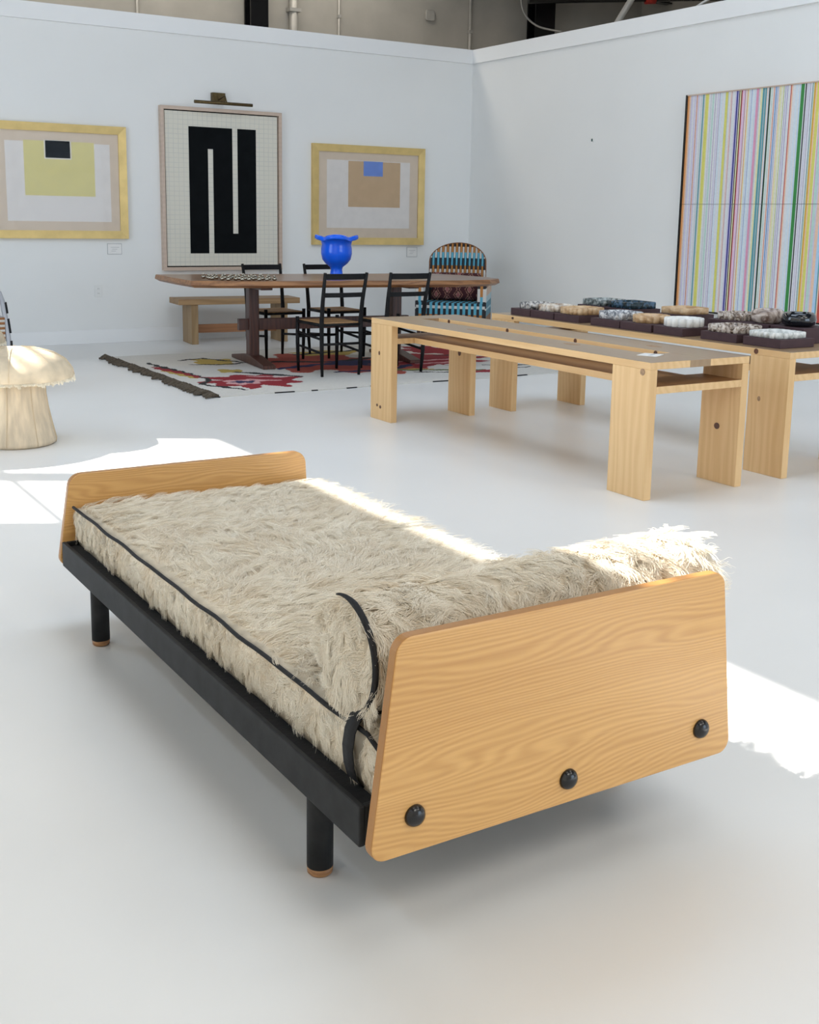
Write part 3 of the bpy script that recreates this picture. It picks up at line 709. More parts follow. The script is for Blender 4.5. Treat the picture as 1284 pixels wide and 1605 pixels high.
# bolster
CY, CZ, BR, BXa, BXb = 1.742, 0.494, 0.102, 0.962, 1.830
bm = bmesh.new(); nseg, nl = 36, 24; rings = []
def bol(t, x):
    sag = -0.014 * (x - BXa) / (BXb - BXa)
    r = (BR + 0.004 * math.sin(11 * x)) * (1 - 0.22 * max(0, (x - BXb + 0.07) / 0.07) ** 2)
    zz = CZ - sag + r * math.sin(t)
    return (x, CY + r * math.cos(t), zz)
xs = [BXa] + [BXa + 0.006 + (BXb - BXa - 0.012) * k / nl for k in range(nl + 1)] + [BXb]
for x in xs: rings.append([bm.verts.new(bol(2 * PI * k / nseg, x)) for k in range(nseg)])
for a, c in zip(rings, rings[1:]):
    for k in range(nseg): bm.faces.new((a[k], a[(k + 1) % nseg], c[(k + 1) % nseg], c[k])).smooth = True
for ring, xx in ((rings[0], BXa - 0.012), (rings[-1], BXb + 0.012)):
    c0 = bm.verts.new((xx, CY, CZ))
    for k in range(nseg): bm.faces.new((ring[k], ring[(k + 1) % nseg], c0)).smooth = True
bolster = thing('bolster', 'round cream hair bolster with black corded rim lying against the tall end board', 'bolster', (1.34, CY, CZ - 0.1))
bol_o = obj('cushion', bm, M['fur_base'], bolster)
arc_ = [math.radians(a) for a in np.linspace(72, 292, 50)]            # the far side of the rim is lost in the hair
bm = bmesh.new(); tube(bm, [(BXa - 0.004, CY + 0.110 * math.cos(t), CZ + 0.110 * math.sin(t)) for t in arc_], [0.002 + 0.0042 * min(1, k / 8, (49 - k) / 8) for k in range(50)], 8)
obj('piping', bm, M['black_matte'], bolster, label='black corded rim')

# the hair itself
n = 85000
u = rng.random(n); v = rng.random(n)
x = MX0 + 0.012 + (MX1 - MX0 - 0.012) * u; y = MY0 + (MY1 - MY0) * v
e = np.minimum(1, np.minimum(u, 1 - u) * 8) * np.minimum(1, np.minimum(v, 1 - v) * 16)
z = MZ1 + 0.016 * e + 0.004 * np.sin(5 * x + 3 * y) * e
th = -0.5 + 1.0 * np.sin(2.3 * x + 1.7 * y + 0.5) + 0.9 * np.sin(4.1 * y - 3.0 * x) + 0.5 * np.sin(9 * y + 7 * x)
edge = np.clip((x - MX0) / 0.06, 0, 1); th = th * edge - 0.3 * (1 - edge)
d = np.stack([np.cos(th), np.sin(th), 0 * th], 1)
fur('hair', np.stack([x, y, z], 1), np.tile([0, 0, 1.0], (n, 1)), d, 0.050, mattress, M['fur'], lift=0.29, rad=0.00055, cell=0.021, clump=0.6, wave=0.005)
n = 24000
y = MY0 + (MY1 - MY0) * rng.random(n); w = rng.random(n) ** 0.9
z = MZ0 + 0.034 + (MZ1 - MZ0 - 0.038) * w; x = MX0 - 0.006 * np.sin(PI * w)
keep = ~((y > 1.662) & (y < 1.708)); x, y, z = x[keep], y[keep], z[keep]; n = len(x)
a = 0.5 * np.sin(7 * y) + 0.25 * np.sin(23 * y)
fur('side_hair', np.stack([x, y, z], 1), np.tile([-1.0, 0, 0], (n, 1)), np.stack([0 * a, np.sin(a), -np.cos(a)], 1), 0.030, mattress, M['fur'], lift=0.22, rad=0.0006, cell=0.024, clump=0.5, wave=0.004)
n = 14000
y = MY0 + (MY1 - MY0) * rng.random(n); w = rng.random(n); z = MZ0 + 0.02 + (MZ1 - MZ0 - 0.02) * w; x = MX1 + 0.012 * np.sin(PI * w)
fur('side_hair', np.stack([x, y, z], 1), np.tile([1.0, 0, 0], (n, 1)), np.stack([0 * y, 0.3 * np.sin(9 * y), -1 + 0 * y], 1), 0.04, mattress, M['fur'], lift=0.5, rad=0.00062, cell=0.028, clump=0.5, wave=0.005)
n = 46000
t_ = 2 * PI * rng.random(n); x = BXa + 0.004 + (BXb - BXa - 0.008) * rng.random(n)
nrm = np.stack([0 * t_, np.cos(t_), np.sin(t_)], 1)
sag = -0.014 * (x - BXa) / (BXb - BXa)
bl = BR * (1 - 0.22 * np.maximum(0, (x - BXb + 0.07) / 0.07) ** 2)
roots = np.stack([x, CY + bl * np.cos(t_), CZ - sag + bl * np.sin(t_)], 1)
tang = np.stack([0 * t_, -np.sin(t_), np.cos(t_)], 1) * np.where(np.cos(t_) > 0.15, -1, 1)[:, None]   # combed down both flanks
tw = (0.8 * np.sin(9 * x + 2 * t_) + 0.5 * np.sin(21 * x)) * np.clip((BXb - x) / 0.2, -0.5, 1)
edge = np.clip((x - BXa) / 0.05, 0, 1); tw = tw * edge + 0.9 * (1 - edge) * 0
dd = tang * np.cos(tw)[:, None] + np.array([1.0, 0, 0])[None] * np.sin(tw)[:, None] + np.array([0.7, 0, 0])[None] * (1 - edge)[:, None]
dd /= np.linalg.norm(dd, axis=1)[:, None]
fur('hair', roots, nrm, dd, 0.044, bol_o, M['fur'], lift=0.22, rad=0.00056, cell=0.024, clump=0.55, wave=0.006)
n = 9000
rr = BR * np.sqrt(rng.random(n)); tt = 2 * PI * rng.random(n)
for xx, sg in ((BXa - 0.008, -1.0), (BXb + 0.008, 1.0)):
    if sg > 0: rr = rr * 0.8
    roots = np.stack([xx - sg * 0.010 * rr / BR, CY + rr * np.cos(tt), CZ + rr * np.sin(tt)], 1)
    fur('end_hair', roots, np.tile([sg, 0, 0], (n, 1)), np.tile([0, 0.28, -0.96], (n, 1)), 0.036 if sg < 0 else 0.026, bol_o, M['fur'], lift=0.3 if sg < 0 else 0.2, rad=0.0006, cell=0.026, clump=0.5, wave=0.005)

# ------------------------------------------------------------------ two low pine tables
def pine_table(name, x0, y0, y1, label):
    H_, W_, TH, LT, LW = 0.648, 0.65, 0.034, 0.045, 0.255
    x1 = x0 + W_
    t = thing(name, label, 'table', (x0 + W_ / 2, (y0 + y1) / 2, 0), group='two long low pine tables')
    sx0, sx1 = x0 + 0.252, x0 + 0.385                                 # open slot between the two top boards
    ya, yb = y0 + 0.27, y1 - 0.20
    for a, c in ((x0, sx0), (sx1, x1)):
        bm = B(a, c, y0, y1, H_ - TH, H_)
        bm.faces.ensure_lookup_table(); bm.faces[1].material_index = 1         # the upper face, worn and with a dark reflection painted in
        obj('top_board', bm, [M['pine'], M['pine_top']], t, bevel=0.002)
    for a, c in ((y0, ya), (yb, y1)):
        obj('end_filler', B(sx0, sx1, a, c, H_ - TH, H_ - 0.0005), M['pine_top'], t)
    for k, yy in enumerate(np.linspace(yb - 0.12, ya + 0.10, 4)):
        obj('peg', T([(sx1 + 0.004, yy, H_ - 0.0125), (sx1 - 0.003, yy, H_ - 0.0125)], 0.012, 12), M['knot'], t, label='dark peg in the slot')
    for lx in (x0, x1 - LT):
        for ly in (y0, y1 - LW):
            lg = obj('leg', B(lx, lx + LT, ly, ly + LW, 0, H_ - TH), M['pine_leg'], t, bevel=0.002)
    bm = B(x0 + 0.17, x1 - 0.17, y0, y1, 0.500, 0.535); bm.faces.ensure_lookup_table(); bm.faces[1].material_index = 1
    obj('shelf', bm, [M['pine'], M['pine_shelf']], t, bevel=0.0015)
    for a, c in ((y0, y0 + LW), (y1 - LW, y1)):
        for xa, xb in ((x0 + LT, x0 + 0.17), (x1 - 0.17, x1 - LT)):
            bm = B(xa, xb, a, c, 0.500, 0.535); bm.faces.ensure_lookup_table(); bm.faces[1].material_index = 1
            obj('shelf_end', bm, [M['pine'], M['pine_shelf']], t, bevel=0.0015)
    return t, x0, x1
def disc(t, name, c, r, axis, mat, squash=1.0, th=0.0012):
    bm = bmesh.new(); pts = []
    for k in range(16):
        a = 2 * PI * k / 16; pts.append((r * math.cos(a), r * squash * math.sin(a)))
    if axis == 'x': prism(bm, [(c[1] + p, c[2] + q) for p, q in pts], YZ, c[0] - th, c[0] + th)
    elif axis == 'y': prism(bm, [(c[0] + p, c[2] + q) for p, q in pts], XZ, c[1] - th, c[1] + th)
    else: prism(bm, [(c[0] + p, c[1] + q) for p, q in pts], XY, c[2] - th, c[2] + th)
    return obj(name, bm, mat, t)
ta, ax0, ax1 = pine_table('low_table', 3.680, 3.825, 6.375, 'long low pine table nearer the daybed, bare but for a small card')
tb, bx0, bx1 = pine_table('low_table', 4.640, 3.840, 6.390, 'long low pine table carrying the rows of stone dishes on plinths')
disc(ta, 'plug', (3.680, 3.875, 0.600), 0.016, 'x', M['plug'])
disc(ta, 'knot', (4.285, 3.965, 0.285), 0.018, 'x', M['knot'], 0.9)
disc(ta, 'knot', (3.680, 6.27, 0.43), 0.009, 'x', M['knot'], 1.5)
disc(ta, 'knot', (3.680, 6.25, 0.085), 0.012, 'x', M['knot'], 0.9); disc(ta, 'knot', (3.680, 6.29, 0.092), 0.010, 'x', M['knot'], 0.9)
disc(ta, 'knot', (4.285, 6.25, 0.405), 0.017, 'x', M['knot'], 1.2)
disc(ta, 'knot', (3.86, 4.6, 0.648), 0.030, 'z', M['plug'], 2.0, 0.0006); disc(ta, 'knot', (3.82, 5.45, 0.648), 0.022, 'z', M['plug'], 2.2, 0.0006); disc(ta, 'knot', (4.2, 4.35, 0.648), 0.026, 'z', M['plug'], 2.0, 0.0006)
disc(tb, 'knot', (4.640, 4.06, 0.632), 0.014, 'x', M['knot'], 1.0); disc(tb, 'knot', (4.640, 4.02, 0.39), 0.010, 'x', M['plug'], 1.3)
disc(tb, 'knot', (4.640, 6.15, 0.632), 0.012, 'x', M['knot'], 0.7)
# card lying on the nearer table
t = thing('price_card', 'small white card lying on the near corner of the bare pine table', 'card', (3.90, 4.05, 0.6485))
bm = bmesh.new(); prism(bm, [(3.865, 3.985), (3.965, 4.035), (3.925, 4.125), (3.825, 4.075)], XY, 0.6485, 0.6505); obj('card', bm, M['card'], t)
bm = bmesh.new(); prism(bm, [(3.875, 4.030), (3.940, 4.062), (3.934, 4.076), (3.868, 4.044)], XY, 0.6505, 0.6509); obj('text_line', bm, M['grey_print_and_shadow'], t)

# ------------------------------------------------------------------ plinths and stone dishes on the second table
def plinth(x0, x1, y0, y1, h, label):
    bm = bmesh.new(); box(bm, x0, x1, y0, y1, 0.6485, 0.649 + h)
    return tag(obj('plinth', bm, M['plinth'], base=((x0 + x1) / 2, (y0 + y1) / 2, 0.649), bevel=0.0015), label, 'plinth', 'plum brown display plinths')
def dish(cx, cy, z, rx, ry, h, mat, label, lobes=12, square=0.0, depth=0.75, lobe=0.12, rim=0.80):
    """stone dish: scalloped wall round a sunk well"""
    t = thing('stone_dish', label, 'dish', (cx, cy, z), group='stone dishes on plinths')
    bm = bmesh.new(); n = max(96, lobes * 8)
    def out(a, s):
        c, sn = math.cos(a), math.sin(a)
        base = 1.0
        if square: base = 1.0 / (abs(c) ** square + abs(sn) ** square) ** (1 / square)
        k = base * (1 - lobe * (1 - abs(math.sin(a * lobes / 2))) ** 1.5) * s
        return (cx + rx * k * c, cy + ry * k * sn)
    lv = [(0.96, 0.0), (1.0, 0.06), (1.0, 0.90), (0.96, 1.0), (rim + 0.03, 1.0), (rim, 0.94), (rim - 0.06, 1 - depth), (0.02, 1 - depth)]
    rings = []
    for j, (s, f) in enumerate(lv):
        ring = []
        for k in range(n):
            a = 2 * PI * k / n
            if j >= 4:
                c, sn = math.cos(a), math.sin(a); base = 1.0
                if square: base = 1.0 / (abs(c) ** square + abs(sn) ** square) ** (1 / square)
                p = (cx + rx * base * s * c, cy + ry * base * s * sn)
            else: p = out(a, s)
            ring.append(bm.verts.new((p[0], p[1], z + h * f)))
        rings.append(ring)
    for a, c in zip(rings, rings[1:]):
        for k in range(n): bm.faces.new((a[k], a[(k + 1) % n], c[(k + 1) % n], c[k])).smooth = True
    bm.faces.new(rings[0][::-1]); bm.faces.new(rings[-1])
    obj('bowl', bm, mat, t)
    return t
fx0, fx1, fh = 4.690, 4.950, 0.045; fz = 0.649 + fh + 0.0005
front = [(6.030, 6.240, 'front plinth under the black and white speckled dish'), (5.785, 6.022, 'front plinth under the cream and brown dish'), (5.535, 5.775, 'front plinth under the tan square dish'),
         (5.160, 5.420, 'front plinth under the grey and white veined dish'), (4.890, 5.152, 'front plinth under the beige scalloped dish'), (4.640, 4.870, 'front plinth under the white scalloped dish'),
         (4.270, 4.530, 'front plinth under the brown marbled dish'), (3.975, 4.225, 'front plinth under the pale grey low dish, nearest the table end')]
for (y0, y1, lb) in front: plinth(fx0 + (0.03 if y0 < 4.6 else 0), fx1 + (0.03 if y0 < 4.6 else 0), y0, y1, fh, lb)
cxf = 4.815
dish(cxf, 6.115, fz, 0.105, 0.085, 0.042, M['st_speck'], 'black and white speckled square dish at the far end of the front row', 16, 5, lobe=0.10)
dish(cxf, 5.900, fz, 0.105, 0.105, 0.043, M['st_cream'], 'cream and brown scalloped dish between the speckled and the tan dishes', 16, 4)
dish(cxf, 5.650, fz, 0.115, 0.110, 0.045, M['st_tan'], 'tan square dish with ribbed sides, third from the far end', 20, 5, lobe=0.11)
dish(cxf, 5.285, fz, 0.112, 0.115, 0.046, M['st_grey'], 'grey and white veined scalloped dish left of the beige one', 18, 4)
dish(cxf, 5.020, fz, 0.110, 0.110, 0.046, M['st_tan'], 'round beige scalloped dish left of the white one', 14, lobe=0.15)
dish(cxf, 4.755, fz, 0.115, 0.112, 0.050, M['st_white'], 'round white marble scalloped dish', 14, lobe=0.15)
dish(cxf + 0.03, 4.400, fz, 0.115, 0.118, 0.040, M['st_brown'], 'brown marbled square dish right of the white one', 20, 5, lobe=0.10)
dish(cxf + 0.03, 4.105, fz, 0.118, 0.115, 0.032, M['st_pale'], 'pale grey low square dish nearest the end of the pine table', 20, 5, lobe=0.11)
kx0, kx1, kh = 5.020, 5.272, 0.083; kz = 0.649 + kh + 0.0005
back = [(5.690, 5.940, 'back plinth under the grey green square tray'), (5.420, 5.680, 'back plinth under the dark blue green tray'), (4.960, 5.200, 'back plinth under the tan rectangular tray'),
        (4.520, 4.770, 'back plinth under the brown and white dish'), (4.318, 4.508, 'back plinth under the pinkish marbled bowl'), (4.080, 4.306, 'back plinth under the black bowl')]
for (y0, y1, lb) in back: plinth(kx0, kx1, y0, y1, kh, lb)
cxk = 5.146
dish(cxk, 5.815, kz, 0.110, 0.112, 0.040, M['st_slate'], 'grey green square tray at the far end of the back row', 20, 8, lobe=0.02, rim=0.84)
dish(cxk, 5.550, kz, 0.115, 0.118, 0.042, M['st_green'], 'dark blue green polished tray in the back row', 20, 8, lobe=0.02, rim=0.84)
dish(cxk, 5.080, kz, 0.112, 0.110, 0.040, M['st_tan'], 'tan rectangular tray in the back row behind the beige dish', 24, 8, lobe=0.03, rim=0.84)
dish(cxk, 4.645, kz, 0.105, 0.108, 0.042, M['st_brown'], 'brown and white scalloped dish in the back row behind the white one', 16, 4)
def bowl(cx, cy, z, r, h, mat, label):
    t = thing('stone_bowl', label, 'bowl', (cx, cy, z), group='rounded stone bowls')
    bm = bmesh.new(); lathe(bm, [(r * 0.70, z), (r * 0.92, z + h * 0.16), (r, z + h * 0.5), (r * 0.93, z + h * 0.84), (r * 0.78, z + h), (r * 0.60, z + h * 0.97), (r * 0.50, z + h * 0.6), (0.01, z + h * 0.5)], cx, cy, 40)
    obj('bowl', bm, mat, t)
bowl(5.120, 4.415, kz, 0.092, 0.078, M['st_pink'], 'round pinkish brown marbled bowl left of the black bowl')
bowl(5.120, 4.200, kz, 0.094, 0.076, M['st_black'], 'round glossy black bowl at the near end of the back row')

# ------------------------------------------------------------------ rug
RX0, RX1, RY0, RY1 = 3.11, 6.45, 7.545, 10.10
CW = (0.66, 0.64, 0.60); CR = (0.28, 0.012, 0.022); CS = (0.42, 0.075, 0.05); CK = (0.018, 0.018, 0.02); CN = (0.025, 0.025, 0.09); CY_ = (0.48, 0.35, 0.08); CG = (0.13, 0.16, 0.07); CP = (0.66, 0.36, 0.36)
def blob(cx, cy, rx, ry, col, ph=0.0, sp=7, am=0.3):
    def f(x, y):
        dx, dy = (x - cx) / rx, (y - cy) / ry
        r = math.hypot(dx, dy)
        if r > 1 + am: return None
        a = math.atan2(dy, dx)
        return col if r < 1 + am * math.sin(sp * a + ph) * (0.6 + 0.4 * math.sin(3 * a + ph)) else None
    return f
def band(pts, w, col):
    def f(x, y):
        for (x0, y0), (x1, y1) in zip(pts, pts[1:]):
            dx, dy = x1 - x0, y1 - y0; L2 = dx * dx + dy * dy
            t = max(0, min(1, ((x - x0) * dx + (y - y0) * dy) / L2))
            if (x - x0 - t * dx) ** 2 + (y - y0 - t * dy) ** 2 < (w * (1 - 0.4 * abs(2 * t - 1))) ** 2: return col
        return None
    return f
shapes = [
    blob(3.65, 8.17, 0.36, 0.34, CR, 0.4, 9, 0.32), blob(3.56, 8.13, 0.15, 0.13, CP, 1.0, 6, 0.3), blob(3.56, 8.13, 0.08, 0.07, CN, 0, 5, 0.4), band([(3.65, 8.25), (3.85, 8.1)], 0.03, CP), band([(3.72, 8.42), (3.98, 8.28)], 0.025, CP),
    band([(3.28, 9.55), (3.38, 8.35)], 0.035, CK), band([(3.24, 9.25), (3.34, 8.5)], 0.05, CR), band([(3.23, 9.0), (3.31, 8.48)], 0.028, CY_), band([(3.38, 8.35), (3.22, 8.15), (3.42, 7.75)], 0.028, CK),
    blob(3.83, 9.42, 0.17, 0.22, CY_, 0, 4, 0.3), band([(3.6, 9.6), (3.83, 9.68), (4.05, 9.3)], 0.03, CK), band([(3.6, 9.3), (3.83, 9.2), (4.05, 9.25)], 0.03, CK),
    blob(3.72, 8.78, 0.10, 0.12, CY_, 0, 4, 0.3), band([(3.75, 8.7), (4.1, 8.25)], 0.045, CK),
    blob(4.65, 9.0, 0.58, 0.62, CS, 1.3, 8, 0.25), blob(4.95, 8.5, 0.45, 0.36, CS, 0.2, 7, 0.3), band([(4.15, 8.75), (4.6, 8.85), (5.1, 8.6)], 0.06, CN), band([(4.3, 9.2), (4.75, 8.95), (5.3, 9.1)], 0.05, CK), blob(4.95, 8.85, 0.30, 0.14, CN, 2, 6, 0.3),
    band([(4.5, 8.35), (5.0, 8.3), (5.4, 8.6)], 0.045, CN), blob(5.05, 9.6, 0.3, 0.2, CY_, 1, 5, 0.3), band([(4.7, 9.55), (5.4, 9.7)], 0.05, CK),
    blob(5.65, 8.75, 0.52, 0.42, CR, 2.2, 9, 0.3), band([(5.3, 8.75), (5.95, 8.7)], 0.03, CP), band([(5.4, 8.55), (5.9, 8.5)], 0.025, CP), blob(5.75, 8.35, 0.14, 0.10, CW, 1, 5, 0.3), blob(5.78, 8.35, 0.08, 0.06, CG, 1, 5, 0.3),
    band([(4.95, 8.3), (5.3, 8.15), (5.7, 7.95)], 0.045, CG), band([(5.0, 8.33), (5.35, 8.2)], 0.025, CY_), band([(5.1, 8.1), (5.6, 7.85), (6.2, 7.95)], 0.026, CK), blob(5.65, 7.88, 0.16, 0.07, CR, 0, 4, 0.3), band([(5.9, 8.2), (6.3, 8.05)], 0.028, CK),
    blob(6.1, 9.4, 0.26, 0.34, CR, 0.5, 7, 0.3), band([(5.9, 9.0), (6.35, 8.9)], 0.03, CK),
]
def rugcol(u, v):
    x = RX0 + (RX1 - RX0) * u; y = RY0 + (RY1 - RY0) * v
    if y < RY0 + 0.014 and (math.sin(x * 9.0) + math.sin(x * 23.0)) > 0.45: return CK
    if y < RY0 + 0.006: return CK
    q = x + 0.012 * math.sin(40 * y); w = y + 0.012 * math.sin(37 * x)
    c = None
    for s in shapes:
        k = s(q, w)
        if k: c = k
    return c or CW
rug = thing('rug', 'white flat-woven rug with big red and black flowers under the dining table', 'rug', (4.78, 8.82, 0))
bm = bmesh.new(); lay = bm.loops.layers.float_color.new('Col')
quad_grid(bm, 250, 190, lambda u, v: (RX0 + (RX1 - RX0) * u, RY0 + (RY1 - RY0) * v + 0.012 * math.sin(5 * u * 3.3), 0.008 + 0.0015 * math.sin(9 * u) * math.sin(7 * v)), rugcol, lay)
bnd = [e for e in bm.edges if e.is_boundary]
ex = bmesh.ops.extrude_edge_only(bm, edges=bnd)
for vv in [g for g in ex['geom'] if isinstance(g, bmesh.types.BMVert)]: vv.co.z = 0.0005
obj('weave', bm, M['kilim'], rug)
bm = bmesh.new(); random.seed(5)
for k in range(150):
    y = RY0 + 0.01 + (RY1 - RY0 - 0.02) * k / 149
    y += random.uniform(-0.008, 0.008); L = random.uniform(0.04, 0.13); a = random.uniform(-0.5, 0.5); z = random.uniform(0.012, 0.020)
    tube(bm, [(RX0 + 0.005, y, 0.010), (RX0 - L * 0.5 * math.cos(a), y + L * 0.5 * math.sin(a), z + 0.006), (RX0 - L * math.cos(a), y + L * math.sin(a), 0.010)], [0.011, 0.016, 0.008], 5)
fo = obj('fringe', bm, M['fringe'], rug, label='dark knotted wool fringe'); fo['kind'] = 'stuff'

# ------------------------------------------------------------------ dining table (turned a few degrees)
TROT = math.radians(-6.5); TC = Vector((4.93, 9.27, 0.0))
def to_loc(x, y):
    dx, dy = x - TC.x, y - TC.y; c, s = math.cos(-TROT), math.sin(-TROT)
    return (c * dx - s * dy, s * dx + c * dy)
dt = thing('dining_table', 'long walnut slab table with live edge on a dark trestle base', 'table', (TC.x, TC.y, 0.0), TROT)
out = [(3.55, 10.12), (3.50, 9.5), (3.49, 9.03), (3.66, 8.93), (3.97, 8.83), (4.3, 8.77), (4.6, 8.72), (4.9, 8.67), (5.2, 8.60), (5.5, 8.51), (5.8, 8.47), (6.15, 8.50), (6.34, 8.62), (6.40, 8.9), (6.36, 9.3), (6.25, 9.66), (5.9, 9.78), (5.5, 9.81), (5.0, 9.90), (4.5, 9.98), (4.0, 10.06)]
out = [to_loc(x * 0.9667, y * 0.9667 - 0.05 * max(0, min(1, (y - 9.3) / 0.4))) for x, y in out]
bm = bmesh.new()
n = len(out); ring0 = [bm.verts.new((x * 0.975, y * 0.965, 0.700)) for x, y in out]; ring1 = [bm.verts.new((x * 1.0, y * 1.0, 0.722)) for x, y in out]; ring2 = [bm.verts.new((x * 0.996, y * 0.99, 0.754)) for x, y in out]; ring3 = [bm.verts.new((x * 0.992, y * 0.985, 0.758)) for x, y in out]
for a, c in ((ring0, ring1), (ring1, ring2), (ring2, ring3)):
    for k in range(n): bm.faces.new((a[k], a[(k + 1) % n], c[(k + 1) % n], c[k])).material_index = 1
bm.faces.new(ring0[::-1]).material_index = 1; bm.faces.new(ring3)
obj('tabletop', bm, [M['walnut'], M['walnut_edge']], dt)
for (px_, py_) in ((4.09, 9.05), (5.44, 8.90)):
    lx, ly = to_loc(px_, py_); ly = -0.19
    po = bmesh.new(); prism(po, rounded([(lx - 0.045, ly - 0.055), (lx + 0.045, ly - 0.055), (lx + 0.045, ly + 0.055), (lx - 0.045, ly + 0.055)], 0.012, 3), XY, 0.055, 0.668)
    obj('post', po, M['walnut_dark'], dt)
    fo = bmesh.new(); prism(fo, [(-0.46, 0.010), (0.46, 0.010), (0.46, 0.040), (0.10, 0.085), (-0.10, 0.085), (-0.46, 0.040)], lambda u, v, d: (d, ly + u, v), lx - 0.055, lx + 0.055)
    obj('sled_foot', fo, M['walnut_dark'], dt, bevel=0.004)
    obj('bearer', B(lx - 0.05, lx + 0.05, ly - 0.40, ly + 0.40, 0.666, 0.700), M['walnut_dark'], dt, bevel=0.003)
l0 = to_loc(4.09, 9.05)[0]; l1 = to_loc(5.44, 8.90)[0]
obj('stretcher', B(l0 - 0.13, l1 + 0.13, -0.19 - 0.026, -0.19 + 0.026, 0.300, 0.398), M['walnut_dark'], dt, bevel=0.003)

# blue vase
vx, vy, vz = 4.925, 9.17, 0.7585
vase = thing('vase', 'cobalt blue glass vase with a flared petal rim on the dining table', 'vase', (vx, vy, vz))
prof = [(0.056, 0.0), (0.062, 0.006), (0.056, 0.020), (0.052, 0.055), (0.060, 0.078), (0.100, 0.108), (0.128, 0.145), (0.139, 0.195), (0.138, 0.240), (0.132, 0.272), (0.139, 0.298), (0.152, 0.322), (0.166, 0.342), (0.178, 0.352), (0.189, 0.352), (0.196, 0.340), (0.195, 0.322), (0.186, 0.314), (0.170, 0.332), (0.138, 0.322), (0.116, 0.290), (0.124, 0.245), (0.126, 0.195), (0.09, 0.125), (0.02, 0.10)]
def vw(j, t, r, z):
    c = math.cos(4 * (t - 1.08)); pet = math.sqrt(max(0, 0.5 + 0.5 * c))          # four broad petals
    k = max(0, min(1, (z - 0.280) / 0.05)) if 9 <= j <= 20 else 0
    rr = r if r < 0.132 else 0.132 + (r - 0.132) * (0.42 + 0.58 * pet)
    return (r + (rr - r) * k, vz + z + k * (0.010 - 0.024 * (1 - pet)))
bm = bmesh.new(); lathe(bm, prof, vx, vy, 72, vw); obj('body', bm, M['vase'], vase)

# scatter of small silver pieces
random.seed(21)
i = 0; spots = []
first = None
while i < 38:
    x = random.uniform(3.58, 4.06); y = random.uniform(8.64, 9.03) - 0.22 * (x - 3.58)
    if any((x - a) ** 2 + (y - b_) ** 2 < 0.052 ** 2 for a, b_ in spots): 
        if random.random() < 0.002: break
        continue
    spots.append((x, y))
    lab = 'small shiny silver piece in the cluster on the left end of the dining table'
    if first is None:
        first = thing('silver_piece', lab, 'ornament', (x, y, 0.7585), group='small silver pieces on the dining table')
        bm = bmesh.new(); lathe(bm, [(0.010, 0.7585), (0.018, 0.763), (0.021, 0.771), (0.017, 0.780), (0.009, 0.785)], x, y, 14); obj('base', bm, M['chrome'], first)
        bm = bmesh.new(); lathe(bm, [(0.007, 0.785), (0.011, 0.790), (0.009, 0.797), (0.002, 0.800)], x, y, 12); obj('knob', bm, M['chrome'], first)
    else:
        dup(first, (x, y, 0.7585), random.uniform(0, 6))
    i += 1

# ------------------------------------------------------------------ light black dining chairs (modelled facing +Y)
def make_chair(label):
    t = thing('dining_chair', label, 'chair', (0, 0, 0), 0.0, 'slim black chairs with cane seats')
    ORG[t.name] = Vector((0, 0, 0))
    hw, d = 0.178, 0.42
    for s in (-1, 1):
        obj('back_leg', T([(s * 0.168, 0.012, 0.0112), (s * hw, 0.0, 0.20), (s * hw, 0.004, 0.45), (s * 0.180, -0.02, 0.62), (s * 0.188, -0.075, 0.842)], [0.012, 0.017, 0.019, 0.017, 0.013], 8), M['blackwood'], t)
        obj('front_leg', T([(s * 0.180, d - 0.004, 0.0112), (s * 0.185, d, 0.25), (s * 0.186, d, 0.465)], [0.012, 0.017, 0.016], 8), M['blackwood'], t)
        obj('side_rail', T([(s * 0.18, 0.0, 0.425), (s * 0.185, d, 0.425)], 0.013, 8), M['blackwood'], t)
        for z in (0.20, 0.31): obj('side_stretcher', T([(s * 0.178, 0.0, z), (s * 0.185, d, z + 0.03)], 0.0105, 8), M['blackwood'], t)
    for y, z in ((d, 0.425), (0.0, 0.425)): obj('seat_rail', T([(-0.182, y, z), (0.182, y, z)], 0.011, 8), M['blackwood'], t)
    obj('front_stretcher', T([(-0.183, d, 0.30), (0.183, d, 0.30)], 0.0105, 8), M['blackwood'], t)
    obj('back_stretcher', T([(-0.177, 0.0, 0.27), (0.177, 0.0, 0.27)], 0.0105, 8), M['blackwood'], t)
    for z, h, dy in ((0.665, 0.036, -0.034), (0.812, 0.046, -0.070)):
        bm = bmesh.new(); poly = []
        for k in range(13):
            u = -0.184 + 0.368 * k / 12; b_ = -0.020 * math.sin(PI * k / 12)
            poly.append((u, dy + b_))
        poly2 = poly + [(u, w + 0.013) for u, w in poly[::-1]]
        prism(bm, poly2, XY, z - h / 2, z + h / 2)
        obj('back_slat', bm, M['blackwood'], t)
    bm = bmesh.new(); nx_ = 10
    vs = [[bm.verts.new((-0.176 + 0.352 * a / nx_, 0.012 + (d - 0.014) * c / nx_, 0.436 - 0.010 * math.sin(PI * a / nx_) * math.sin(PI * c / nx_))) for a in range(nx_ + 1)] for c in range(nx_ + 1)]
    for a in range(nx_):
        for c in range(nx_): bm.faces.new((vs[c][a], vs[c][a + 1], vs[c + 1][a + 1], vs[c + 1][a])).smooth = True
    se = obj('seat', bm, M['cane'], t, label='woven cane seat'); md = se.modifiers.new('thick', 'SOLIDIFY'); md.thickness = 0.014; md.offset = 0
    return t
ch = make_chair('black ladder-back chair in front of the table directly below the blue vase')
ch.location = (4.41, 8.12, 0.0)
dup(ch, (4.975, 8.06, 0.0), 0.0, 'black ladder-back chair in front of the table, right one, partly behind the pine table')
dup(ch, (4.45, 9.665, 0.0), PI, 'black ladder-back chair on the far side of the table, in front of the tall painting')
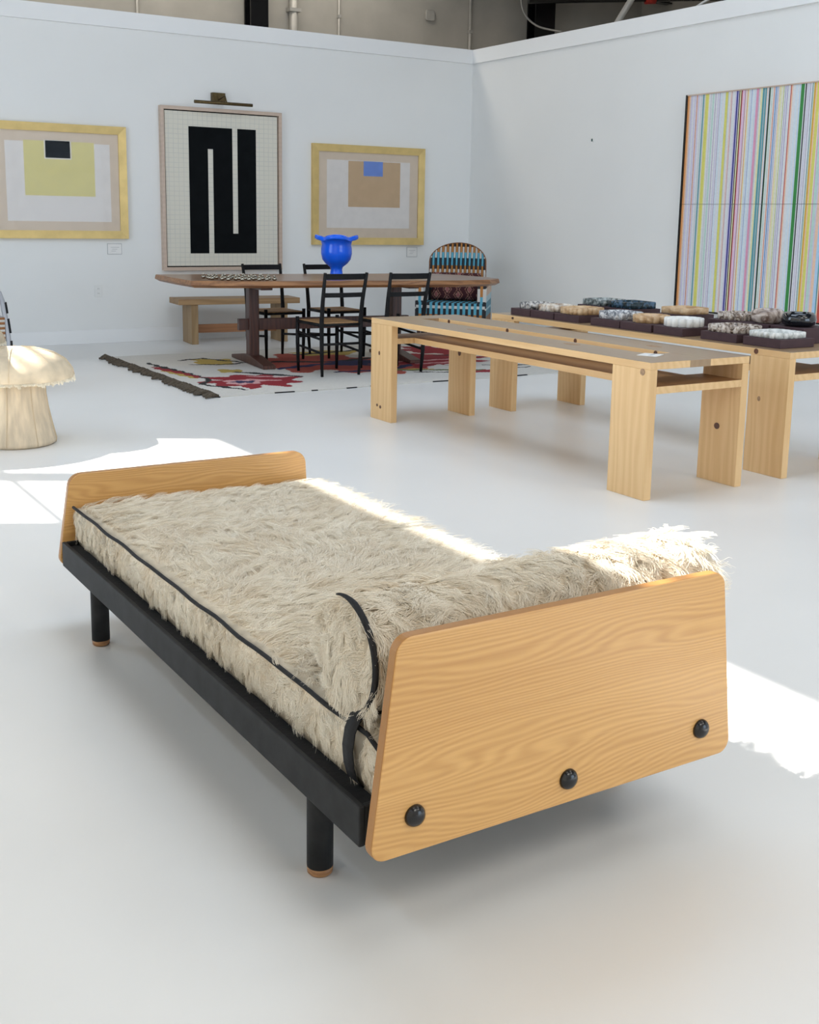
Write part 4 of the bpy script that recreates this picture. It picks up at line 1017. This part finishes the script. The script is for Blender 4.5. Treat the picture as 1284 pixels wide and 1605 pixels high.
dup(ch, (5.04, 9.60, 0.0), PI, 'black ladder-back chair on the far side of the table, behind the blue vase')

# ------------------------------------------------------------------ small oak bench by the back wall
BROT = math.radians(-6)
bc = (4.70, 10.93)
sb = thing('bench', 'low oak bench with slab legs and a reddish rail against the back wall', 'bench', (bc[0], bc[1], 0), BROT)
for k, (a, c) in enumerate(((-0.185, -0.004), (0.0, 0.185))):
    obj('seat_plank', B(-0.635, 0.635, a, c, 0.395, 0.452), M['bench_wood'], sb, bevel=0.003)
for s in (-1, 1):
    for a, c in ((-0.17, -0.002), (0.002, 0.17)):
        obj('leg', B(s * 0.47 - 0.035, s * 0.47 + 0.035, a, c, 0, 0.395), M['bench_leg'], sb, bevel=0.003)
obj('rail', B(-0.435, 0.435, -0.015, 0.015, 0.10, 0.185), M['bench_rail'], sb, bevel=0.002)

# ------------------------------------------------------------------ woven armchair in the corner (modelled facing -Y)
WHT = (0.66, 0.64, 0.60); ORG_ = (0.50, 0.20, 0.04); BLC = (0.10, 0.42, 0.58); KBL = (0.012, 0.012, 0.016)
def strand_col(i, z):
    """colour along one cane strand: two kinds of strand take turns"""
    seq = ((0.915, ORG_), (0.787, BLC), (0.655, ORG_), (0.53, BLC), (0.0, ORG_)) if i % 2 else ((0.985, KBL), (0.855, WHT), (0.735, KBL), (0.61, WHT), (0.0, KBL))
    for lim, k in seq:
        if z > lim: return k
    return seq[-1][1]
def strand_low(i, z):
    seq = ((0.505, ORG_), (0.30, BLC), (0.0, ORG_)) if i % 2 else ((0.60, KBL), (0.44, WHT), (0.39, KBL), (0.36, WHT), (0.0, KBL))
    for lim, k in seq:
        if z > lim: return k
    return seq[-1][1]
ac = thing('armchair', 'woven cane armchair with round back and black, orange, white and blue stripes in the corner', 'chair', (6.89, 10.17, 0), math.radians(-41))
HWK = 0.305
def arch_z(u): return 0.82 + 0.20 * math.sqrt(max(0, 1 - (u / HWK) ** 2)) if abs(u) < HWK else 0.82
NS = 25
bm = bmesh.new(); lay = bm.loops.layers.float_color.new('Col')
for i in range(NS):
    u0 = -HWK + 2 * HWK * i / NS; u1 = -HWK + 2 * HWK * (i + 1) / NS; um = (u0 + u1) / 2
    zt_ = arch_z(um); z = 0.30; stp = 0.02
    rows = []
    while z < zt_ + 1e-6:
        rows.append(z); z += stp
    if zt_ - rows[-1] > 0.004: rows.append(zt_)
    grid = []
    for z in rows:
        yb_ = 0.26 + 0.10 * (z - 0.30) - 0.10 * (um / HWK) ** 2
        grid.append([bm.verts.new((u0 + 0.0005, yb_ + 0.004, z)), bm.verts.new((um, yb_ - 0.006, z)), bm.verts.new((u1 - 0.0005, yb_ + 0.004, z))])
    for r0, r1 in zip(grid, grid[1:]):
        for q in (0, 1):
            f = bm.faces.new((r0[q], r0[q + 1], r1[q + 1], r1[q])); f.smooth = True
            c = strand_col(i, (r0[0].co.z + r1[0].co.z) / 2)
            for l in f.loops: l[lay] = (*c, 1)
bk = obj('backrest', bm, M['woven'], ac, label='arched woven backrest'); md = bk.modifiers.new('thick', 'SOLIDIFY'); md.thickness = 0.006; md.offset = 0
rim = [(-HWK, 0.175, 0.28)] + [(-HWK, 0.18 + 0.1 * (z - 0.3), z) for z in (0.4, 0.55, 0.68)] + [(HWK * math.cos(a), 0.312 + 0.02 * math.sin(a) - 0.10 * math.cos(a) ** 2, 0.82 + 0.20 * math.sin(a)) for a in np.linspace(PI, 0, 25)] + [(HWK, 0.18 + 0.1 * (z - 0.3), z) for z in (0.68, 0.55, 0.4)] + [(HWK, 0.175, 0.28)]
obj('back_rim', T(rim, 0.007, 8), plain('brown_cane_wrap', (0.20, 0.08, 0.03), 0.6, vary=0.4, scale=90), ac, label='brown cane-wrapped rim')
def woven_panel(name, fn, nu, nv, zf, lab=None):
    bm = bmesh.new(); lay = bm.loops.layers.float_color.new('Col')
    quad_grid(bm, nu, nv, fn, lambda u, v: strand_low(int(u * nu), zf(u, v)), lay)
    o = obj(name, bm, M['woven'], ac, label=lab); md = o.modifiers.new('thick', 'SOLIDIFY'); md.thickness = 0.012; md.offset = 0
    return o
woven_panel('seat_front', lambda u, v: (-0.36 + 0.72 * u, -0.34 - 0.02 * math.sin(PI * u), 0.20 + 0.22 * v), 25, 22, lambda u, v: 0.20 + 0.22 * v)
woven_panel('seat', lambda u, v: (-0.36 + 0.72 * u, -0.34 + 0.58 * v, 0.42 - 0.02 * v), 24, 6, lambda u, v: 0.44)
for s in (-1, 1):
    woven_panel('arm_side', lambda u, v: (s * 0.365, -0.34 + 0.56 * u, 0.20 + (0.42 + 0.03 * u) * v), 18, 20, lambda u, v: 0.20 + 0.45 * v)
    woven_panel('arm_front', lambda u, v: (s * 0.365 - s * 0.085 * (u if s > 0 else 1 - u) , -0.345, 0.42 + 0.20 * v), 3, 12, lambda u, v: 0.42 + 0.25 * v)
    woven_panel('arm_top', lambda u, v: (s * 0.365 - s * 0.085 * u, -0.345 + 0.53 * v, 0.62 + 0.03 * v), 3, 14, lambda u, v: 0.64)
    for y in (-0.31, 0.20):
        obj('leg', T([(s * 0.33, y, 0.0), (s * 0.335, y, 0.22)], [0.018, 0.022], 10), M['walnut_dark'], ac)
# patterned cushion
def ikat(u, v):
    uu = (u * 4.4) % 1.0; row = v * 2.5 + (0.5 if int(u * 4.4) % 2 else 0.0)
    rr = (row % 1.0) - 0.5; q = uu - 0.5
    hexd = abs(q) * 1.1 + abs(rr) * 0.7
    if hexd < 0.20: return (0.30, 0.10, 0.10)
    if hexd < 0.26: return (0.42, 0.24, 0.17)
    if abs(hexd - 0.44) < 0.035: return (0.36, 0.17, 0.12)
    return (0.055, 0.010, 0.014)
cu = thing('cushion', 'maroon patterned cushion leaning on the back of the woven armchair', 'cushion', (6.89, 10.17, 0.0), math.radians(-41))
bm = bmesh.new(); lay = bm.loops.layers.float_color.new('Col')
def pill(sgn):
    def f(u, v):
        p = math.sqrt(max(0, (1 - (2 * u - 1) ** 4) * (1 - (2 * v - 1) ** 4)))
        return (-0.262 + 0.524 * u, 0.07 + 0.06 * v + sgn * 0.07 * p, 0.425 + 0.285 * v)
    return f
quad_grid(bm, 60, 34, pill(-1), ikat, lay); quad_grid(bm, 20, 14, pill(1), ikat, lay)
obj('cover', bm, M['textile'], cu, smooth=True)

# ------------------------------------------------------------------ hide-covered mushroom stools
def mushroom(cx, cy, s, label):
    t = thing('mushroom_stool', label, 'stool', (cx, cy, 0), group='hide covered mushroom stools')
    bm = bmesh.new(); lathe(bm, [(0.205 * s, 0.0), (0.222 * s, 0.012 * s), (0.226 * s, 0.03 * s), (0.205 * s, 0.12 * s), (0.185 * s, 0.22 * s), (0.175 * s, 0.30 * s), (0.172 * s, 0.40 * s)], cx, cy, 48)
    stem = obj('stem', bm, M['hide'], t)
    for k in range(8):
        a = math.radians(-118 + 45 * k)
        obj('seam', T([(cx + r * s * math.cos(a), cy + r * s * math.sin(a), z * s) for r, z in ((0.224, 0.012), (0.228, 0.03), (0.206, 0.12), (0.186, 0.22), (0.176, 0.30), (0.173, 0.39))], 0.0028 * s, 6), M['seam'], stem)
    bm = bmesh.new()
    def wob(j, a, r, z): return (r * (1 + 0.012 * math.sin(5 * a + 1) + 0.008 * math.sin(9 * a)), z)
    lathe(bm, [(0.16 * s, 0.395 * s), (0.27 * s, 0.378 * s), (0.318 * s, 0.376 * s), (0.334 * s, 0.388 * s), (0.336 * s, 0.405 * s), (0.325 * s, 0.445 * s), (0.29 * s, 0.495 * s), (0.23 * s, 0.532 * s), (0.15 * s, 0.556 * s), (0.06 * s, 0.567 * s), (0.008 * s, 0.568 * s)], cx, cy, 64, wob)
    cap = obj('cap', bm, M['hide_cap'], t)
    for k in range(8):
        a = math.radians(-108 + 45 * k)
        obj('seam', T([(cx + r * s * math.cos(a), cy + r * s * math.sin(a), z * s) for r, z in ((0.337, 0.402), (0.3265, 0.446), (0.291, 0.4965), (0.231, 0.5335), (0.151, 0.5575), (0.06, 0.5685))], 0.0022 * s, 6), M['seam'], cap)
    n = 5200
    a = 2 * PI * rng.random(n); ca, sa = np.cos(a), np.sin(a)
    r_ = (0.332 + 0.004 * rng.random(n)) * s * (1 + 0.012 * np.sin(5 * a + 1) + 0.008 * np.sin(9 * a)); z = (0.388 + 0.008 * rng.random(n)) * s
    nr = np.stack([ca, sa, 0 * a], 1); dn = np.stack([0.35 * ca, 0.35 * sa, -0.93 + 0 * a], 1)
    fur('rim_hair', np.stack([cx + r_ * ca, cy + r_ * sa, z], 1), nr, dn, 0.016 * s, cap, M['hide_fringe'], lift=0.3, rad=0.0008, cell=0.02, clump=0.4, wave=0.002, ylim=None)
    return t
mushroom(1.475, 6.515, 0.955, 'cream hide mushroom stool with its cap half in sunlight, at the left edge')
mushroom(1.525, 8.40, 0.955, 'second cream mushroom stool mostly outside the left edge, by the striped chair')

# added unseen round table left of the view, placed to shade the stools
pt = thing('added_shade_table', 'added round pedestal table outside the view, placed to shade the mushroom stools', 'table', (0.49, 6.84, 0))
bm = bmesh.new(); lathe(bm, [(0.50, 0.965), (0.535, 0.975), (0.54, 0.99), (0.53, 1.0)], 0.49, 6.84, 48); obj('tabletop', bm, M['walnut'], pt)
bm = bmesh.new(); lathe(bm, [(0.05, 0.03), (0.035, 0.12), (0.035, 0.90), (0.08, 0.966)], 0.49, 6.84, 20); obj('column', bm, M['black_steel'], pt)
bm = bmesh.new(); lathe(bm, [(0.26, 0.0), (0.26, 0.015), (0.06, 0.04)], 0.49, 6.84, 36); obj('base', bm, M['black_steel'], pt)

# ------------------------------------------------------------------ striped tube chair at the left edge
lc = thing('tube_chair', 'white tube-frame chair with brown and white woven stripes at the left edge', 'chair', (1.885, 9.75, 0), math.radians(187))
arc = [(0.30, 0.02, 0.0), (0.30, 0.0, 0.25), (0.285, -0.01, 0.42), (0.265, 0.0, 0.55), (0.235, 0.02, 0.62), (0.17, 0.04, 0.67), (0.08, 0.05, 0.69), (0.0, 0.05, 0.695)]
arc = arc + [(-x, y, z) for x, y, z in arc[-2::-1]]
obj('back_frame', T(arc, 0.021, 12), M['white_tube'], lc)
for k, (a0, a1) in enumerate(((0, 1), (1, 2), (2, 3), (4, 6))):
    p = [Vector((-q[0] - 0.016, q[1] + 0.012, q[2] + 0.012)) for q in arc[a0:a1 + 1]]
    p = [p[0].lerp(p[-1], 0.15)] + p[1:-1] + [p[0].lerp(p[-1], 0.85)]
    obj('black_binding', T(p, 0.012, 8), M['black_matte'], lc, label='black binding on the frame')
bm = bmesh.new(); lay = bm.loops.layers.float_color.new('Col')
def lcol(u, v):
    k = int(v * 18)
    if 0.13 < u < 0.87: return ((0.30, 0.13, 0.05) if k % 2 else (0.03, 0.015, 0.012))
    return ((0.30, 0.12, 0.035) if k % 2 else (0.62, 0.58, 0.52))
quad_grid(bm, 15, 54, lambda u, v: (-0.272 + 0.544 * u, 0.012 + 0.004 * abs(math.sin(v * 18 * PI)), 0.06 + 0.36 * v), lcol, lay)
sp_ = obj('woven_panel', bm, M['woven'], lc); md = sp_.modifiers.new('thick', 'SOLIDIFY'); md.thickness = 0.015
quad = bmesh.new(); lay = quad.loops.layers.float_color.new('Col')
quad_grid(quad, 15, 36, lambda u, v: (-0.272 + 0.544 * u, 0.01 - 0.46 * v, 0.40 + 0.03 * v), lcol, lay)
so_ = obj('seat', quad, M['woven'], lc); md = so_.modifiers.new('thick', 'SOLIDIFY'); md.thickness = 0.02
for s in (-1, 1):
    obj('front_leg', T([(s * 0.28, -0.44, 0.0), (s * 0.28, -0.46, 0.42)], 0.018, 10), M['white_tube'], lc)
    obj('side_rail', T([(s * 0.285, -0.005, 0.40), (s * 0.28, -0.46, 0.42)], 0.018, 10), M['white_tube'], lc)
